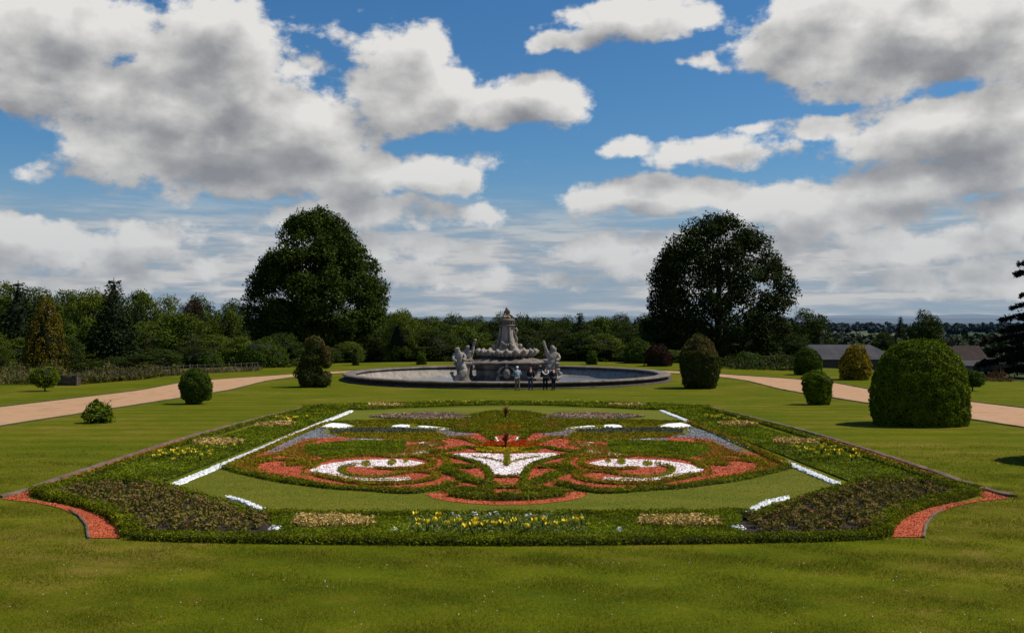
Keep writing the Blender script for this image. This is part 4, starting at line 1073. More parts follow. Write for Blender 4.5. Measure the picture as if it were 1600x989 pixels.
# pedestal with scrolled buttresses
g = Geo()
lathe(g, [(1.45, 2.30), (1.40, 2.50), (1.18, 2.62), (1.02, 2.8), (.86, 3.2), (.72, 3.7), (.64, 4.2), (.62, 4.52), (.7, 4.56)], 32, lambda r, z, th, i: (r*(1+.05*math.cos(8*th)), z))
obj('pedestal', g, M_ST2, ft_)
for k in range(8):
    th = 2*PI*k/8+PI/8; c_, s_ = math.cos(th), math.sin(th)
    if k % 2 == 0:
        g = Geo(); tube(g, [(1.62*c_, 1.62*s_, 2.72), (1.5*c_, 1.5*s_, 2.56), (1.26*c_, 1.26*s_, 2.66), (1.02*c_, 1.02*s_, 3.1), (.84*c_, .84*s_, 3.7), (.72*c_, .72*s_, 4.3), (.74*c_, .74*s_, 4.5)], [.10, .17, .19, .15, .12, .11, .12], 9)
        tube(g, [(1.5*c_-.2*s_, 1.5*s_+.2*c_, 2.86), (1.5*c_+.2*s_, 1.5*s_-.2*c_, 2.86)], [.19, .19], 12)
        obj('scroll_buttress', g, M_ST2, ft_)
# garland on the front of the pedestal and scroll bracket at its side
g = Geo()
for i, t in enumerate(np.linspace(-1, 1, 9)):
    r_ = .13+.03*(i % 2)
    lathe(gg := Geo(), [(.001, -r_), (r_*.7, -r_*.7), (r_, 0), (r_*.7, r_*.7), (.001, r_)], 8)
    for v in gg.v: v += np.array([t*.5, -.98-.1*(1-t*t), 3.18-.26*(1-t*t)])
    g.add(gg.v[0], [tuple(c) for c in np.split(gg.chunks[0][0], np.cumsum(gg.chunks[0][1])[:-1])], 0, True)
obj('garland', g, M_ST2, ft_)
g = Geo(); tube(g, [(.72, 0, 4.35), (.98, 0, 4.38), (1.08, 0, 4.2), (.95, 0, 4.08), (.86, 0, 3.8), (1.02, 0, 3.5), (1.06, 0, 3.2)], [.08, .11, .12, .09, .10, .11, .08], 8); obj('side_scroll', g, M_ST2, ft_)
g = Geo(); lathe(g, [(.68, 4.56), (.86, 4.60), (.88, 4.70), (.74, 4.74), (.72, 5.02), (.84, 5.06), (.86, 5.18), (.6, 5.24)], 28)
for k in range(16):
    th = 2*PI*k/16; tube(g, [(.76*math.cos(th), .76*math.sin(th), 4.77), (.80*math.cos(th), .80*math.sin(th), 5.0)], [.05, .06], 6)
obj('capital', g, M_ST, ft_)
# seated worn figure on top
skin('top_figure', {'hip': (0, .05, 5.33, .19), 'waist': (.03, .06, 5.62, .13), 'chest': (.02, .04, 5.92, .17), 'neck': (-.02, 0, 6.10, .09), 'head': (-.04, -.02, 6.27, .125), 'knee': (-.25, -.28, 5.42, .15), 'foot': (-.3, -.3, 5.22, .12), 'knee2': (.22, -.22, 5.38, .14), 'foot2': (.28, -.25, 5.22, .12),
     'sh': (.2, .03, 5.9, .11), 'el': (.24, -.06, 5.66, .08), 'sh2': (-.19, .03, 5.86, .11), 'el2': (-.24, -.1, 5.62, .08)},
     [('hip', 'waist'), ('waist', 'chest'), ('chest', 'neck'), ('neck', 'head'), ('hip', 'knee'), ('knee', 'foot'), ('hip', 'knee2'), ('knee2', 'foot2'), ('chest', 'sh'), ('sh', 'el'), ('chest', 'sh2'), ('sh2', 'el2')], M_TERRA, ft_)
# tritons at the corners: fish tail coiled round the pier, torso above, some with a raised arm
def triton(name, cx_, cy_, lean, raise_arm, mt):
    sg = 1 if cx_ > 0 else -1
    fy = -1 if cy_ < 0 else 1
    J = {'hip': (cx_, cy_+fy*.35, 1.25, .38), 'waist': (cx_+lean*.25, cy_+fy*.3, 1.68, .36), 'chest': (cx_+lean*.55, cy_+fy*.25, 2.12, .40), 'neck': (cx_+lean*.75, cy_+fy*.22, 2.42, .17), 'head': (cx_+lean*.95, cy_+fy*.2, 2.66, .24), 'top': (cx_+lean*1.02, cy_+fy*.18, 2.84, .19),
         't1': (cx_-sg*.25, cy_+fy*.55, .8, .40), 't2': (cx_+sg*.1, cy_+fy*.8, .35, .36), 't3': (cx_+sg*.45, cy_+fy*.75, .12, .26), 't4': (cx_+sg*.7, cy_+fy*.4, .35, .16), 't5': (cx_+sg*.85, cy_+fy*.3, .75, .20),
         'shL': (cx_+lean*.5-.42, cy_+fy*.25, 2.2, .18), 'elL': (cx_+lean*.4-.55, cy_+fy*.5, 1.85, .13), 'haL': (cx_+lean*.2-.3, cy_+fy*.72, 1.62, .12),
         'shR': (cx_+lean*.5+.42, cy_+fy*.25, 2.2, .18)}
    if raise_arm == 'L':
        J['elL'] = (cx_+lean*.6-.62, cy_+fy*.3, 2.7, .14); J['haL'] = (cx_+lean*.5-.78, cy_+fy*.25, 3.2, .13); J['coL'] = (cx_+lean*.5-.86, cy_+fy*.22, 3.38, .2)
    if raise_arm == 'R':
        J['elR'] = (cx_+lean*.6+.5, cy_+fy*.3, 2.75, .13); J['haR'] = (cx_+lean*.6+.62, cy_+fy*.25, 3.2, .13); J['coR'] = (cx_+lean*.6+.72, cy_+fy*.2, 3.42, .19)
    else:
        J['elR'] = (cx_+lean*.6+.55, cy_+fy*.5, 1.9, .14); J['haR'] = (cx_+lean*.3+.3, cy_+fy*.75, 1.7, .12)
    B = [('hip', 'waist'), ('waist', 'chest'), ('chest', 'neck'), ('neck', 'head'), ('head', 'top'), ('hip', 't1'), ('t1', 't2'), ('t2', 't3'), ('t3', 't4'), ('t4', 't5'), ('chest', 'shL'), ('shL', 'elL'), ('elL', 'haL'), ('chest', 'shR'), ('shR', 'elR'), ('elR', 'haR')]
    if 'coL' in J: B.append(('haL', 'coL'))
    if 'coR' in J: B.append(('haR', 'coR'))
    o = skin(name, J, B, mt, ft_)
    me = o.data; co_ = np.empty(len(me.vertices)*3, np.float32); me.vertices.foreach_get('co', co_); co_ = co_.reshape(-1, 3)
    nn = np.empty(len(me.vertices)*3, np.float32); me.vertices.foreach_get('normal', nn); nn = nn.reshape(-1, 3)
    amp = np.where(co_[:, 2:] < 1.3, .06, .025)
    co_ = co_+nn*amp*wob(co_.astype(float), .22, 77)[:, None]; me.vertices.foreach_set('co', co_.ravel().astype(np.float32)); me.update()
triton('triton_figure', -3.85, -3.2, -.4, '', M_ST2)
triton('triton_figure', 3.75, -3.2, .3, 'L', M_ST2)
triton('triton_figure', -3.5, 3.05, -.1, 'R', M_ST2)
triton('triton_figure', 3.85, 3.05, .3, '', M_ST2)
# cartouche with dolphin-like scrolls on the front
g = Geo()
for sgn in (-1, 1):
    tube(g, [(sgn*.18, -3.0, 1.22), (sgn*.5, -3.05, 1.05), (sgn*.72, -3.08, .72), (sgn*.6, -3.12, .42), (sgn*.36, -3.15, .5)], [.12, .13, .14, .12, .07], 8)
    tube(g, [(sgn*.72, -3.02, .38), (sgn*.78, -3.1, .1), (sgn*.74, -3.12, -.16)], [.14, .17, .2], 8)
lathe(gg := Geo(), [(.02, -.5), (.22, -.4), (.34, -.1), (.30, .2), (.18, .38), (.02, .45)], 14, lambda r, z, th, i: (r*(1+.15*math.cos(6*th)), z))
for v in gg.v: v += np.array([0, -3.1, .62])
g.add(gg.v[0], [tuple(c) for c in np.split(gg.chunks[0][0], np.cumsum(gg.chunks[0][1])[:-1])], 0, True)
tube(g, [(0, -3.05, 1.1), (0, -3.1, 1.3), (0, -3.12, 1.52)], [.16, .14, .05], 8)
obj('cartouche', g, M_ST2, ft_)

for ch_ in ft_.children:
    if ch_.name.split('.')[0] in ('pedestal', 'scroll_buttress', 'garland', 'side_scroll', 'capital'): ch_.scale = (.84, .84, 1)
# ---------------------------------------------------------------- people
def cloth(name, c): return plainmat(name, [tuple(v*.75 for v in c), c], scale=9, bump=.4, bscale=24)
M_SKIN = plainmat('skin', [(.50, .29, .21), (.56, .34, .25)], bump=.05)
M_EYE = plainmat('eye dark', [(.02, .015, .01), (.03, .02, .015)], bump=0)
def person(label, x, y, rz, hgt, lean, top_c, leg_c, hair_c, shoe_c, arms='front', hat=None, scarf=None, bald=False, stride=.0):
    k = hgt/1.72
    root = thing('person', label, 'person', (x, y, h(x, y)), rz)
    def sp(z, xx=0., yy=0.):        # body leans forward (+y) above the hips
        t = max(0, z-.92); a = lean
        return (xx*k, (yy+t*math.sin(a))*k, (z if z < .92 else .92+t*math.cos(a))*k)
    J = {'pel': (*sp(.93), (.155*k, .115*k)), 'wai': (*sp(1.08), (.14*k, .105*k)), 'che': (*sp(1.30), (.17*k, .115*k)), 'nec': (*sp(1.46), .058*k), 'hd0': (*sp(1.545, 0, .015), (.072*k, .085*k)), 'hd1': (*sp(1.63, 0, .02), (.075*k, .092*k)), 'hd2': (*sp(1.70, 0, .015), .05*k), 'nos': (*sp(1.60, 0, .125), .014*k)}
    B = [('pel', 'wai'), ('wai', 'che'), ('che', 'nec'), ('nec', 'hd0'), ('hd0', 'hd1'), ('hd1', 'hd2'), ('hd1', 'nos')]
    for s, q in ((-1, 'l'), (1, 'r')):
        st = stride*s
        J['hip'+q] = (*sp(.88, s*.09), .092*k); J['kne'+q] = (*sp(.50, s*.105, .03+st*.5), .062*k); J['ank'+q] = (*sp(.09, s*.115, st), .042*k); J['toe'+q] = (*sp(.035, s*.135, st+.15), .035*k)
        J['sho'+q] = (*sp(1.40, s*.185), .062*k)
        if arms == 'front': J['elb'+q] = (*sp(1.14, s*.25, .06), .046*k); J['wri'+q] = (*sp(1.02, s*.16, .25), .033*k); hx, hy, hz_ = s*.12, .31, 1.03
        elif arms == 'hips': J['elb'+q] = (*sp(1.16, s*.34, -.08), .046*k); J['wri'+q] = (*sp(1.0, s*.2, .02), .033*k); hx, hy, hz_ = s*.15, .06, .97
        else: J['elb'+q] = (*sp(1.12, s*.245, .0), .046*k); J['wri'+q] = (*sp(.88, s*.255, .06), .033*k); hx, hy, hz_ = s*.255, .08, .80
        J['pal'+q] = (*sp(hz_, hx, hy), (.04*k, .022*k))
        B += [('pel', 'hip'+q), ('hip'+q, 'kne'+q), ('kne'+q, 'ank'+q), ('ank'+q, 'toe'+q), ('che', 'sho'+q), ('sho'+q, 'elb'+q), ('elb'+q, 'wri'+q), ('wri'+q, 'pal'+q)]
        dv = Vector(J['pal'+q][:3])-Vector(J['wri'+q][:3]); dv.normalize(); side_ = dv.cross(Vector((0, 1, 0))); side_ = side_.normalized() if side_.length > .05 else Vector((1, 0, 0))
        for f, (o_, L) in enumerate(((-.03, .06), (-.01, .078), (.011, .074), (.03, .058))):
            b0 = Vector(J['pal'+q][:3])+side_*o_*k; tip = b0+dv*L*k+Vector((0, .012, -.012))*k
            J[f'f{f}'+q] = (*b0, .011*k); J[f'g{f}'+q] = (*tip, .008*k); B += [('pal'+q, f'f{f}'+q), (f'f{f}'+q, f'g{f}'+q)]
        tb = Vector(J['pal'+q][:3])-dv*.02*k-side_*.045*k*s; J['th'+q] = (*tb, .012*k); J['tt'+q] = (*(tb+dv*.035*k-side_*.012*k*s), .009*k); B += [('pal'+q, 'th'+q), ('th'+q, 'tt'+q)]
    skin('body', J, B, M_SKIN, root, sub=1)
    def shell(nm, keys, bones, grow_, c, extra=None):
        JJ = {}
        for kk in keys:
            v = J[kk]; r = v[3] if isinstance(v[3], tuple) else (v[3], v[3]); JJ[kk] = (*v[:3], (r[0]+grow_*k, r[1]+grow_*k))
        if extra: JJ.update(extra)
        return skin(nm, JJ, bones, cloth(nm+' cloth', c), root, sub=1)
    wr = {}
    shell('jacket', ['pel', 'wai', 'che', 'shol', 'elbl', 'wril', 'shor', 'elbr', 'wrir'], [('pel', 'wai'), ('wai', 'che'), ('che', 'shol'), ('shol', 'elbl'), ('elbl', 'wril'), ('che', 'shor'), ('shor', 'elbr'), ('elbr', 'wrir')], .026, top_c)
    shell('trousers', ['pel', 'hipl', 'knel', 'ankl', 'hipr', 'kner', 'ankr'], [('pel', 'hipl'), ('hipl', 'knel'), ('knel', 'ankl'), ('pel', 'hipr'), ('hipr', 'kner'), ('kner', 'ankr')], .018, leg_c)
    for q in 'lr':
        a, t_ = J['ank'+q], J['toe'+q]
        skin('shoe', {'h': (a[0], a[1]-.04*k, .045*k, .045*k), 'm': (a[0]*.5+t_[0]*.5, a[1]*.5+t_[1]*.5, .045*k, .048*k), 't': (t_[0], t_[1]+.03*k, .035*k, .038*k)}, [('h', 'm'), ('m', 't')], cloth('shoe leather', shoe_c), root, sub=1)
    h1, h2 = J['hd1'], J['hd2']
    for s in (-1, 1):
        g = Geo(); lathe(g, [(.001, -.010*k), (.008*k, -.005*k), (.010*k, 0), (.008*k, .005*k), (.001, .010*k)], 8)
        e = sp(1.635, s*.03, .105)
        for v in g.v: v += np.array(e)
        obj('eye', g, M_EYE, root)
        g = Geo(); e = sp(1.60, s*.083, .01); tube(g, [(e[0], e[1]-.012*k, e[2]-.03*k), (e[0]+s*.012*k, e[1], e[2]), (e[0], e[1]-.008*k, e[2]+.03*k)], [.010*k, .016*k, .012*k], 7); obj('ear', g, M_SKIN, root)
    g = Geo(); e = sp(1.565, 0, .103); tube(g, [(e[0]-.024*k, e[1]-.008*k, e[2]), (e[0], e[1], e[2]), (e[0]+.024*k, e[1]-.008*k, e[2])], [.005*k, .007*k, .005*k], 6); obj('mouth', g, plainmat('lips', [(.35, .13, .11), (.38, .15, .12)], bump=0), root)
    if hat is None:
        z0 = 1.60 if bald else 1.56
        skin('hair', {'a': (*sp(z0, 0, -.035), (.066*k, .05*k)), 'b': (*sp(1.64, 0, -.02 if not bald else -.03), (.082*k, .08*k if not bald else .055*k)), 'c': (*sp(1.705 if not bald else 1.66, 0, .0 if not bald else -.05), (.062*k if not bald else .03*k))}, [('a', 'b'), ('b', 'c')], plainmat('hair', [tuple(v*.7 for v in hair_c), hair_c], scale=40, bump=.6, bscale=60), root, sub=1)
    else:
        c_ = sp(1.66, 0, .01); g = Geo(); lathe(g, [(.135*k, -.002), (.14*k, .006*k), (.098*k, .012*k), (.094*k, .06*k), (.075*k, .095*k), (.03*k, .11*k), (.001, .112*k)], 20)
        for v in g.v: v += np.array(c_)
        obj('hat', g, cloth('hat cloth', hat), root)
        skin('hair', {'a': (*sp(1.55, 0, -.04), (.062*k, .045*k)), 'b': (*sp(1.63, 0, -.03), (.08*k, .06*k))}, [('a', 'b')], plainmat('grey hair', [(.4, .38, .35), (.5, .48, .45)], scale=40), root, sub=1)
    if scarf is not None:
        a = lambda z, xx, yy: (*sp(z, xx, yy), (.065*k, .05*k))
        skin('draped_sweater', {'m': a(1.14, 0.03, -.16), 'l1': a(1.24, -.12, -.155), 'l2': a(1.36, -.21, -.1), 'l3': a(1.44, -.17, .03), 'l4': a(1.28, -.1, .15), 'r1': a(1.24, .16, -.15), 'r2': a(1.36, .22, -.1), 'r3': a(1.44, .17, .03), 'r4': a(1.28, .1, .15)},
             [('m', 'l1'), ('l1', 'l2'), ('l2', 'l3'), ('l3', 'l4'), ('m', 'r1'), ('r1', 'r2'), ('r2', 'r3'), ('r3', 'r4')], cloth('draped sweater knit', scarf), root, sub=1)
    return root
PY = 74.75
def px2x(px): return (px-VX)/F*PY
person('person in pale blue jacket, khaki trousers and white hat bending towards the basin', px2x(808.5), PY-.25, .12, 1.74, .30, (.26, .36, .46), (.20, .16, .11), (.4, .38, .35), (.05, .04, .03), 'front', hat=(.75, .74, .70))
person('balding person in dark brown jacket and blue jeans facing the fountain', px2x(829), PY, -.1, 1.72, .16, (.030, .020, .018), (.045, .06, .095), (.10, .07, .05), (.02, .018, .015), 'front', bald=True)
person('person in navy top with a white sweater draped over the shoulders', px2x(852), PY, .05, 1.70, .08, (.014, .017, .032), (.012, .013, .020), (.03, .025, .02), (.015, .013, .012), 'hips', scarf=(.80, .78, .75))
person('person with auburn hair in dark navy clothes standing at the end of the group', px2x(865), PY+.1, .5, 1.68, .06, (.014, .018, .034), (.012, .014, .022), (.20, .075, .03), (.02, .015, .012), 'down', stride=.05)
# ---------------------------------------------------------------- trees
W_DARK = [(.026, .042, .006), (.044, .062, .008), (.066, .086, .010), (.016, .026, .005)]
M_OAK = leafmat('oak leaves', [(.026, .044, .004), (.042, .066, .005), (.064, .090, .006), (.015, .026, .003)], trans=.14, clump=.7, cs=.45, spec=.08)
M_OAK2 = leafmat('cloud shaded oak leaves', [(.015, .026, .004), (.026, .040, .005), (.042, .058, .006), (.009, .015, .003)], trans=.12, clump=.7, cs=.45, spec=.08)  # darker copy of the oak leaves, cloud shadow put into the colour
M_WD = leafmat('dark wood leaves', W_DARK, trans=.12, clump=.85, cs=.5, spec=.08)
M_WM = leafmat('mid green wood leaves', [(.050, .074, .007), (.078, .106, .009), (.106, .134, .012), (.032, .050, .005)], trans=.14, clump=.85, cs=.5, spec=.08)
M_WL = leafmat('pale green wood leaves', [(.085, .112, .010), (.12, .148, .012), (.15, .175, .015), (.06, .078, .008)], trans=.15, clump=.75, cs=.5, spec=.08)
M_WG = leafmat('ochre conifer sprays', [(.14, .105, .012), (.20, .135, .014), (.10, .085, .010), (.05, .05, .008)], trans=.12, clump=.8, cs=.6)
M_WR = leafmat('copper leaves', [(.045, .024, .016), (.07, .036, .022), (.03, .02, .012), (.05, .04, .015)], trans=.1, clump=.8, cs=.5)
M_CON = leafmat('dark conifer needles', [(.016, .028, .008), (.026, .040, .010), (.038, .052, .012), (.010, .016, .005)], trans=.06, clump=.8, cs=.6)
M_CED = leafmat('blackish cedar needles', [(.010, .012, .008), (.016, .018, .010), (.024, .020, .014), (.030, .014, .014)], trans=.04, clump=.6, cs=.6)
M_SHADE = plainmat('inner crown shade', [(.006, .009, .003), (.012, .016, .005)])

def limbs(geo, base, tops, r0, ztop):
    """trunk and main limbs, each a tapering curved tube"""
    tube(geo, [(0, 0, -.4), (.05, 0, ztop*.25), (.1, .05, ztop*.55), (0, .1, ztop)], [r0*1.35, r0, r0*.72, r0*.28], 10)
    for c in tops:
        z0 = min(ztop*.75, max(ztop*.2, c[2]*.42)); a = np.array([0.05, .05, z0]); b = np.array(c)
        m_ = (a+b)/2+np.array([0, 0, -.10*np.linalg.norm(b-a)*(-1 if R.uniform() < .5 else 1)])
        k_ = R.normal(size=(2, 3))*.09*np.linalg.norm(b-a)
        tube(geo, [a, m_*.6+a*.4+k_[0], m_*.4+b*.6+k_[1], b], [r0*.42, r0*.24, r0*.13, r0*.05], 7)

def crown_lobes(env, n, asym=(0, 0), rl=(1.2, 2.3), seed=0, inner=.25, ph=0):
    r = np.random.default_rng(seed); env = np.array(env); L = []
    z = np.linspace(env[0, 0], env[-1, 0], 80); rr = np.interp(z, env[:, 0], env[:, 1]); cdf = np.cumsum(rr+.3); cdf = cdf/cdf[-1]
    for k in range(n):
        zz = np.interp(r.uniform(), cdf, z); R0 = np.interp(zz, env[:, 0], env[:, 1]); th = r.uniform(0, 2*PI)
        R1 = R0*(1+.10*math.sin(2*th+ph)+.07*math.sin(3*th+ph*2+zz*.4))
        lr = r.uniform(*rl)
        q = max(0, R1-lr*.75)*(1.0 if r.uniform() > inner else r.uniform(.2, .8))
        L.append((asym[0]*(zz/env[-1, 0])+q*math.cos(th), asym[1]+q*math.sin(th), zz, lr))
    return L
def lobe_leaves(geo, lobes, per, size, mat=0, flat=.8, jit=.9, low=.5, thin=None):
    for x, y, z, r in lobes:
        n = int(per*r*r*(thin(x, y, z) if thin else 1)); d = rdir(n); d = d[(d[:, 2] > -.35) | (R.uniform(0, 1, n) < low)]
        P = np.array([x, y, z])+d*np.array([r, r, r*flat])*R.uniform(.62, 1.12, (len(d), 1))
        P += .22*r*np.stack([wob(P, r*.7, 1), wob(P, r*.7, 2), wob(P, r*.7, 3)], 1)
        leaves(geo, P, d+[0, 0, .3], size*R.uniform(.6, 1.4, len(d)), .65, jit, mat)

def oak(label, x, y, env, n, per, size, mat, seed, inner, z0, asym=(0, 0), gaps=None, ph=0, limbn=16, thin=None):
    env = [(a, b*.88) for a, b in env]
    zb = h(x, y); root = thing('oak_tree', label, 'tree', (x, y, zb))
    lobes = crown_lobes(env, n, asym, (1.1, 2.2), seed, inner, ph)
    if gaps: lobes = [l for l in lobes if gaps(l)]
    g = Geo(); lobe_leaves(g, lobes, per, size, thin=thin); obj('crown', g, mat, root)
    g = Geo(); pick = [lobes[i][:3] for i in np.random.default_rng(seed).permutation(len(lobes))[:limbn]]
    limbs(g, None, pick, .62, env[-1][0]*.8); obj('trunk', g, M_BARK, root)
    return root
# left: dense broad pyramid; right: rounder, sky showing through
S = 150/1600
def E(yt): return EYE+(HZ-yt)*S
gz = h(-27, 150)
env = [(E(568)-gz, 6.5), (E(552)-gz, 9.6), (E(520)-gz, 10.2), (E(480)-gz, 10.7), (E(450)-gz, 10.4), (E(420)-gz, 8.8), (E(395)-gz, 7.4), (E(370)-gz, 5.6), (E(350)-gz, 4.0), (E(338)-gz, 2.5), (E(330)-gz, 1.0)]
oak('big dense broad-crowned tree standing left of the fountain', -27.4, 150, env, 300, 210, .33, M_OAK, 3, .2, 1, asym=(-.3, 0), ph=.5)
gz = h(31, 150)
env = [(E(572)-gz, 8.0), (E(550)-gz, 10.2), (E(515)-gz, 10.8), (E(480)-gz, 10.9), (E(450)-gz, 10.3), (E(420)-gz, 9.4), (E(390)-gz, 8.2), (E(368)-gz, 6.2), (E(352)-gz, 3.6), (E(344)-gz, 1.4)]
oak('big rounded tree with sky showing through its limbs, right of the fountain', 31.0, 150, env, 270, 165, .33, M_OAK2, 8, .08, 1, asym=(.0, 0), ph=2.2, limbn=34, thin=lambda x, y, z: 0.78 if (5 < z < 14.5 and abs(x-.5) < 6) else (1.0 if abs(x-.5) < 9 and 4 < z < 17 else 1.3),
    gaps=lambda l: not (4.5 < l[2] < 14 and math.hypot(l[0], l[1]) < 5.5 and np.sin(l[0]*3+l[2]) > -.3))

# prototypes for the woods, about 10 m high
def proto_tree(kind, seed):
    g = Geo(); t = Geo(); r = np.random.default_rng(seed)
    if kind in ('dark', 'mid', 'pale', 'copper'):
        mt = {'dark': M_WD, 'mid': M_WM, 'pale': M_WL, 'copper': M_WR}[kind]
        w_ = r.uniform(3.6, 4.6); env = [(.5, w_*.75), (2.0, w_), (4.5, w_*1.02), (6.5, w_*.96), (8.0, w_*.78), (9.0, w_*.52), (9.6, w_*.2)]
        lobes = crown_lobes(env, 85, (0, 0), (.75, 1.5), seed, .25, r.uniform(0, 6))
        lobe_leaves(g, lobes, 190, .25, low=.3); limbs(t, None, [l[:3] for l in lobes[:6]], .22, 8)
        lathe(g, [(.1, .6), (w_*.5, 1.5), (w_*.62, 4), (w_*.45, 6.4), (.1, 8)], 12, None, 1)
    elif kind == 'conifer':
        mt = M_CON; L = []
        for z in np.arange(.6, 9.7, .42):
            rad_ = 2.5*(1-z/10.2)**.8+.1; k = max(4, int(rad_*5))
            for i in range(k):
                th = 2*PI*i/k+z*1.7; L.append((rad_*.8*math.cos(th), rad_*.8*math.sin(th), z-.15*rad_, max(.28, rad_*.33)*r.uniform(.8, 1.25)))
        lobe_leaves(g, L, 260, .23, flat=.7, low=.4); tube(t, [(0, 0, -.3), (0, 0, 5), (0, 0, 9.9)], [.22, .15, .03], 8)
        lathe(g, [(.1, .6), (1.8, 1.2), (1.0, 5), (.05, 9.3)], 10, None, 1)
    else:
        mt = M_WG; L = []
        for z in np.arange(.8, 9.6, .55):
            rad_ = 2.9*(1-(z/10)**1.6)+.2; k = max(4, int(rad_*4))
            for i in range(k):
                th = 2*PI*i/k+z*2.1; L.append((rad_*.78*math.cos(th), rad_*.78*math.sin(th), z-.3*rad_*r.uniform(0, 1), r.uniform(.4, .85)))
        for x_, y_, z_, rl in L:
            n = int(240*rl*rl)+20; d = rdir(n); P = np.array([x_, y_, z_])+d*np.array([rl*.7, rl*.7, rl*1.5])
            leaves(g, P, d+[0, 0, .1], .24*R.uniform(.6, 1.4, n), .5, .8, 0)
        tube(t, [(0, 0, -.3), (0, 0, 5), (0, 0, 9.5)], [.22, .15, .04], 8)
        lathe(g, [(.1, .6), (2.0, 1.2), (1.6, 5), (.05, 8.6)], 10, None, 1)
    a = g.mesh('crown'); a.materials.append(mt); a.materials.append(M_SHADE)
    b = t.mesh('trunk'); b.materials.append(M_BARK)
    return a, b
KINDS = {'dark': [proto_tree('dark', 20+i) for i in range(4)], 'mid': [proto_tree('mid', 30+i) for i in range(4)], 'pale': [proto_tree('pale', 40+i) for i in range(2)],
         'copper': [proto_tree('copper', 50)], 'conifer': [proto_tree('conifer', 60), proto_tree('conifer', 61)], 'gold': [proto_tree('gold', 70)]}
NM = {'dark': 'broadleaf_tree', 'mid': 'broadleaf_tree', 'pale': 'broadleaf_tree', 'copper': 'copper_tree', 'conifer': 'conifer_tree', 'gold': 'golden_conifer'}
def wood_tree(kind, px, ytop, Yd, wpx, label, group=None, dz=0.0):
    """a tree at distance Yd whose top stands at elevation pixel ytop and whose crown is wpx wide"""
    x = (px-VX)/F*Yd; zb = h(x, Yd)+dz; ht = EYE+(HZ-ytop)*Yd/F-zb
    if ht < 1.5: return
    a, b = KINDS[kind][R.integers(0, len(KINDS[kind]))]
    dia = 2*np.abs(np.array([v.co[:2] for v in a.vertices[:400]])).max()
    dia = {'conifer': 5.0, 'gold': 5.8}.get(kind, 8.6)
    sx = wpx*Yd/F/dia*(1.22 if kind not in ('conifer', 'gold') else 1)
    if kind in ('dark', 'mid', 'pale'): sx = max(sx, ht/9.9*.72)
    root = thing(NM[kind], label, 'tree', (x, Yd, zb), R.uniform(0, 6.28), group)
    root.scale = (sx, sx, ht/9.9)
    for nm, me in (('crown', a), ('trunk', b)): link(nm, me, (), root)
    return root
# named trees that stand out
wood_tree('conifer', 179, 434, 120, 92, 'tall dark pointed conifer rising above the left wood')
wood_tree('conifer', 30, 438, 122, 96, 'tall dark conifer with a spiky top at the far left end of the wood')
wood_tree('gold', 73, 466, 112, 78, 'drooping ochre-gold conifer in the left wood')
wood_tree('copper', 301, 464, 140, 36, 'copper-brown leaved tree in the left wood between conifer and oak')
wood_tree('pale', 146, 459, 140, 36, 'pale olive round-topped tree just left of the tall pointed conifer')
wood_tree('gold', 297, 558, 112, 11, 'small ochre clipped conifer behind the picket fence')
wood_tree('pale', 628, 486, 140, 44, 'yellow-green bushy tree just right of the left oak')
wood_tree('conifer', 906, 487, 145, 52, 'dark bushy conifer standing above the wood right of the fountain')
wood_tree('conifer', 824, 490, 160, 16, 'slim ragged conifer just right of the fountain column')
wood_tree('dark', 1263, 487, 300, 70, 'large round dark tree behind the long grey barn')
wood_tree('dark', 1447, 489, 330, 52, 'round dark tree above the brown-roofed farm buildings')
wood_tree('conifer', 1408, 493, 420, 30, 'small far pointed conifer between two round dark trees')
wood_tree('dark', 1383, 520, 250, 34, 'small black-green tree at the end of the long grey barn')
wood_tree('mid', 2, 541, 96, 34, 'pale shrubby tree at the scrub bank, far left edge')
# rows of the wood: left
rr = np.random.default_rng(5)
def top_left(px): return float(np.interp(px, [-120, 0, 60, 110, 160, 220, 300, 380, 620, 660, 740, 840, 900, 960, 1010, 1060, 1240, 1260], [438, 445, 453, 457, 461, 463, 466, 470, 487, 494, 497, 498, 498, 495, 493, 495, 505, 520]))
def row(px0, px1, step, Yd, up, wpx, kinds, side, yv=3):
    px = px0
    while px < px1:
        k = kinds[rr.integers(0, len(kinds))]
        yt = top_left(px)+up+rr.normal()*yv
        what = {'dark': 'dark green', 'mid': 'mid green', 'pale': 'pale green', 'conifer': 'dark', 'copper': 'copper-brown', 'gold': 'ochre'}[k]
        kd = {'conifer': 'conifer'}.get(k, 'broadleaf tree')
        wood_tree(k, px, yt, Yd*rr.uniform(.95, 1.05), wpx*rr.uniform(.75, 1.25), f'{what} {kd} in the wood {side}', f'{what} {kd}s in the wood {side}')
        px += step*rr.uniform(.75, 1.25)
LS = 'left of the big oak'
row(-110, 400, 44, 210, 0, 62, ['dark', 'mid', 'dark', 'mid', 'pale'], LS)
row(-120, 400, 44, 160, 16, 66, ['dark', 'dark', 'mid', 'mid', 'pale', 'conifer'], LS, 8)
row(-120, 420, 48, 130, 42, 70, ['dark', 'mid', 'mid', 'pale', 'dark'], LS, 10)
row(-130, 330, 52, 114, 72, 72, ['dark', 'mid', 'dark', 'mid'], LS, 9)
CS_ = 'behind the fountain'
row(560, 1080, 40, 230, 1, 58, ['dark', 'mid', 'mid', 'dark'], CS_, 3)
row(570, 1080, 42, 175, 6, 62, ['dark', 'dark', 'mid', 'dark'], CS_, 5)
row(590, 1060, 46, 145, 26, 64, ['dark', 'dark', 'mid', 'dark', 'mid'], CS_, 8)
row(380, 720, 48, 128, 60, 60, ['dark', 'mid', 'dark'], CS_, 8)
row(860, 1250, 46, 130, 56, 60, ['dark', 'dark', 'mid'], CS_, 7)
row(1040, 1245, 40, 165, 18, 60, ['dark'], 'behind the right oak', 6)

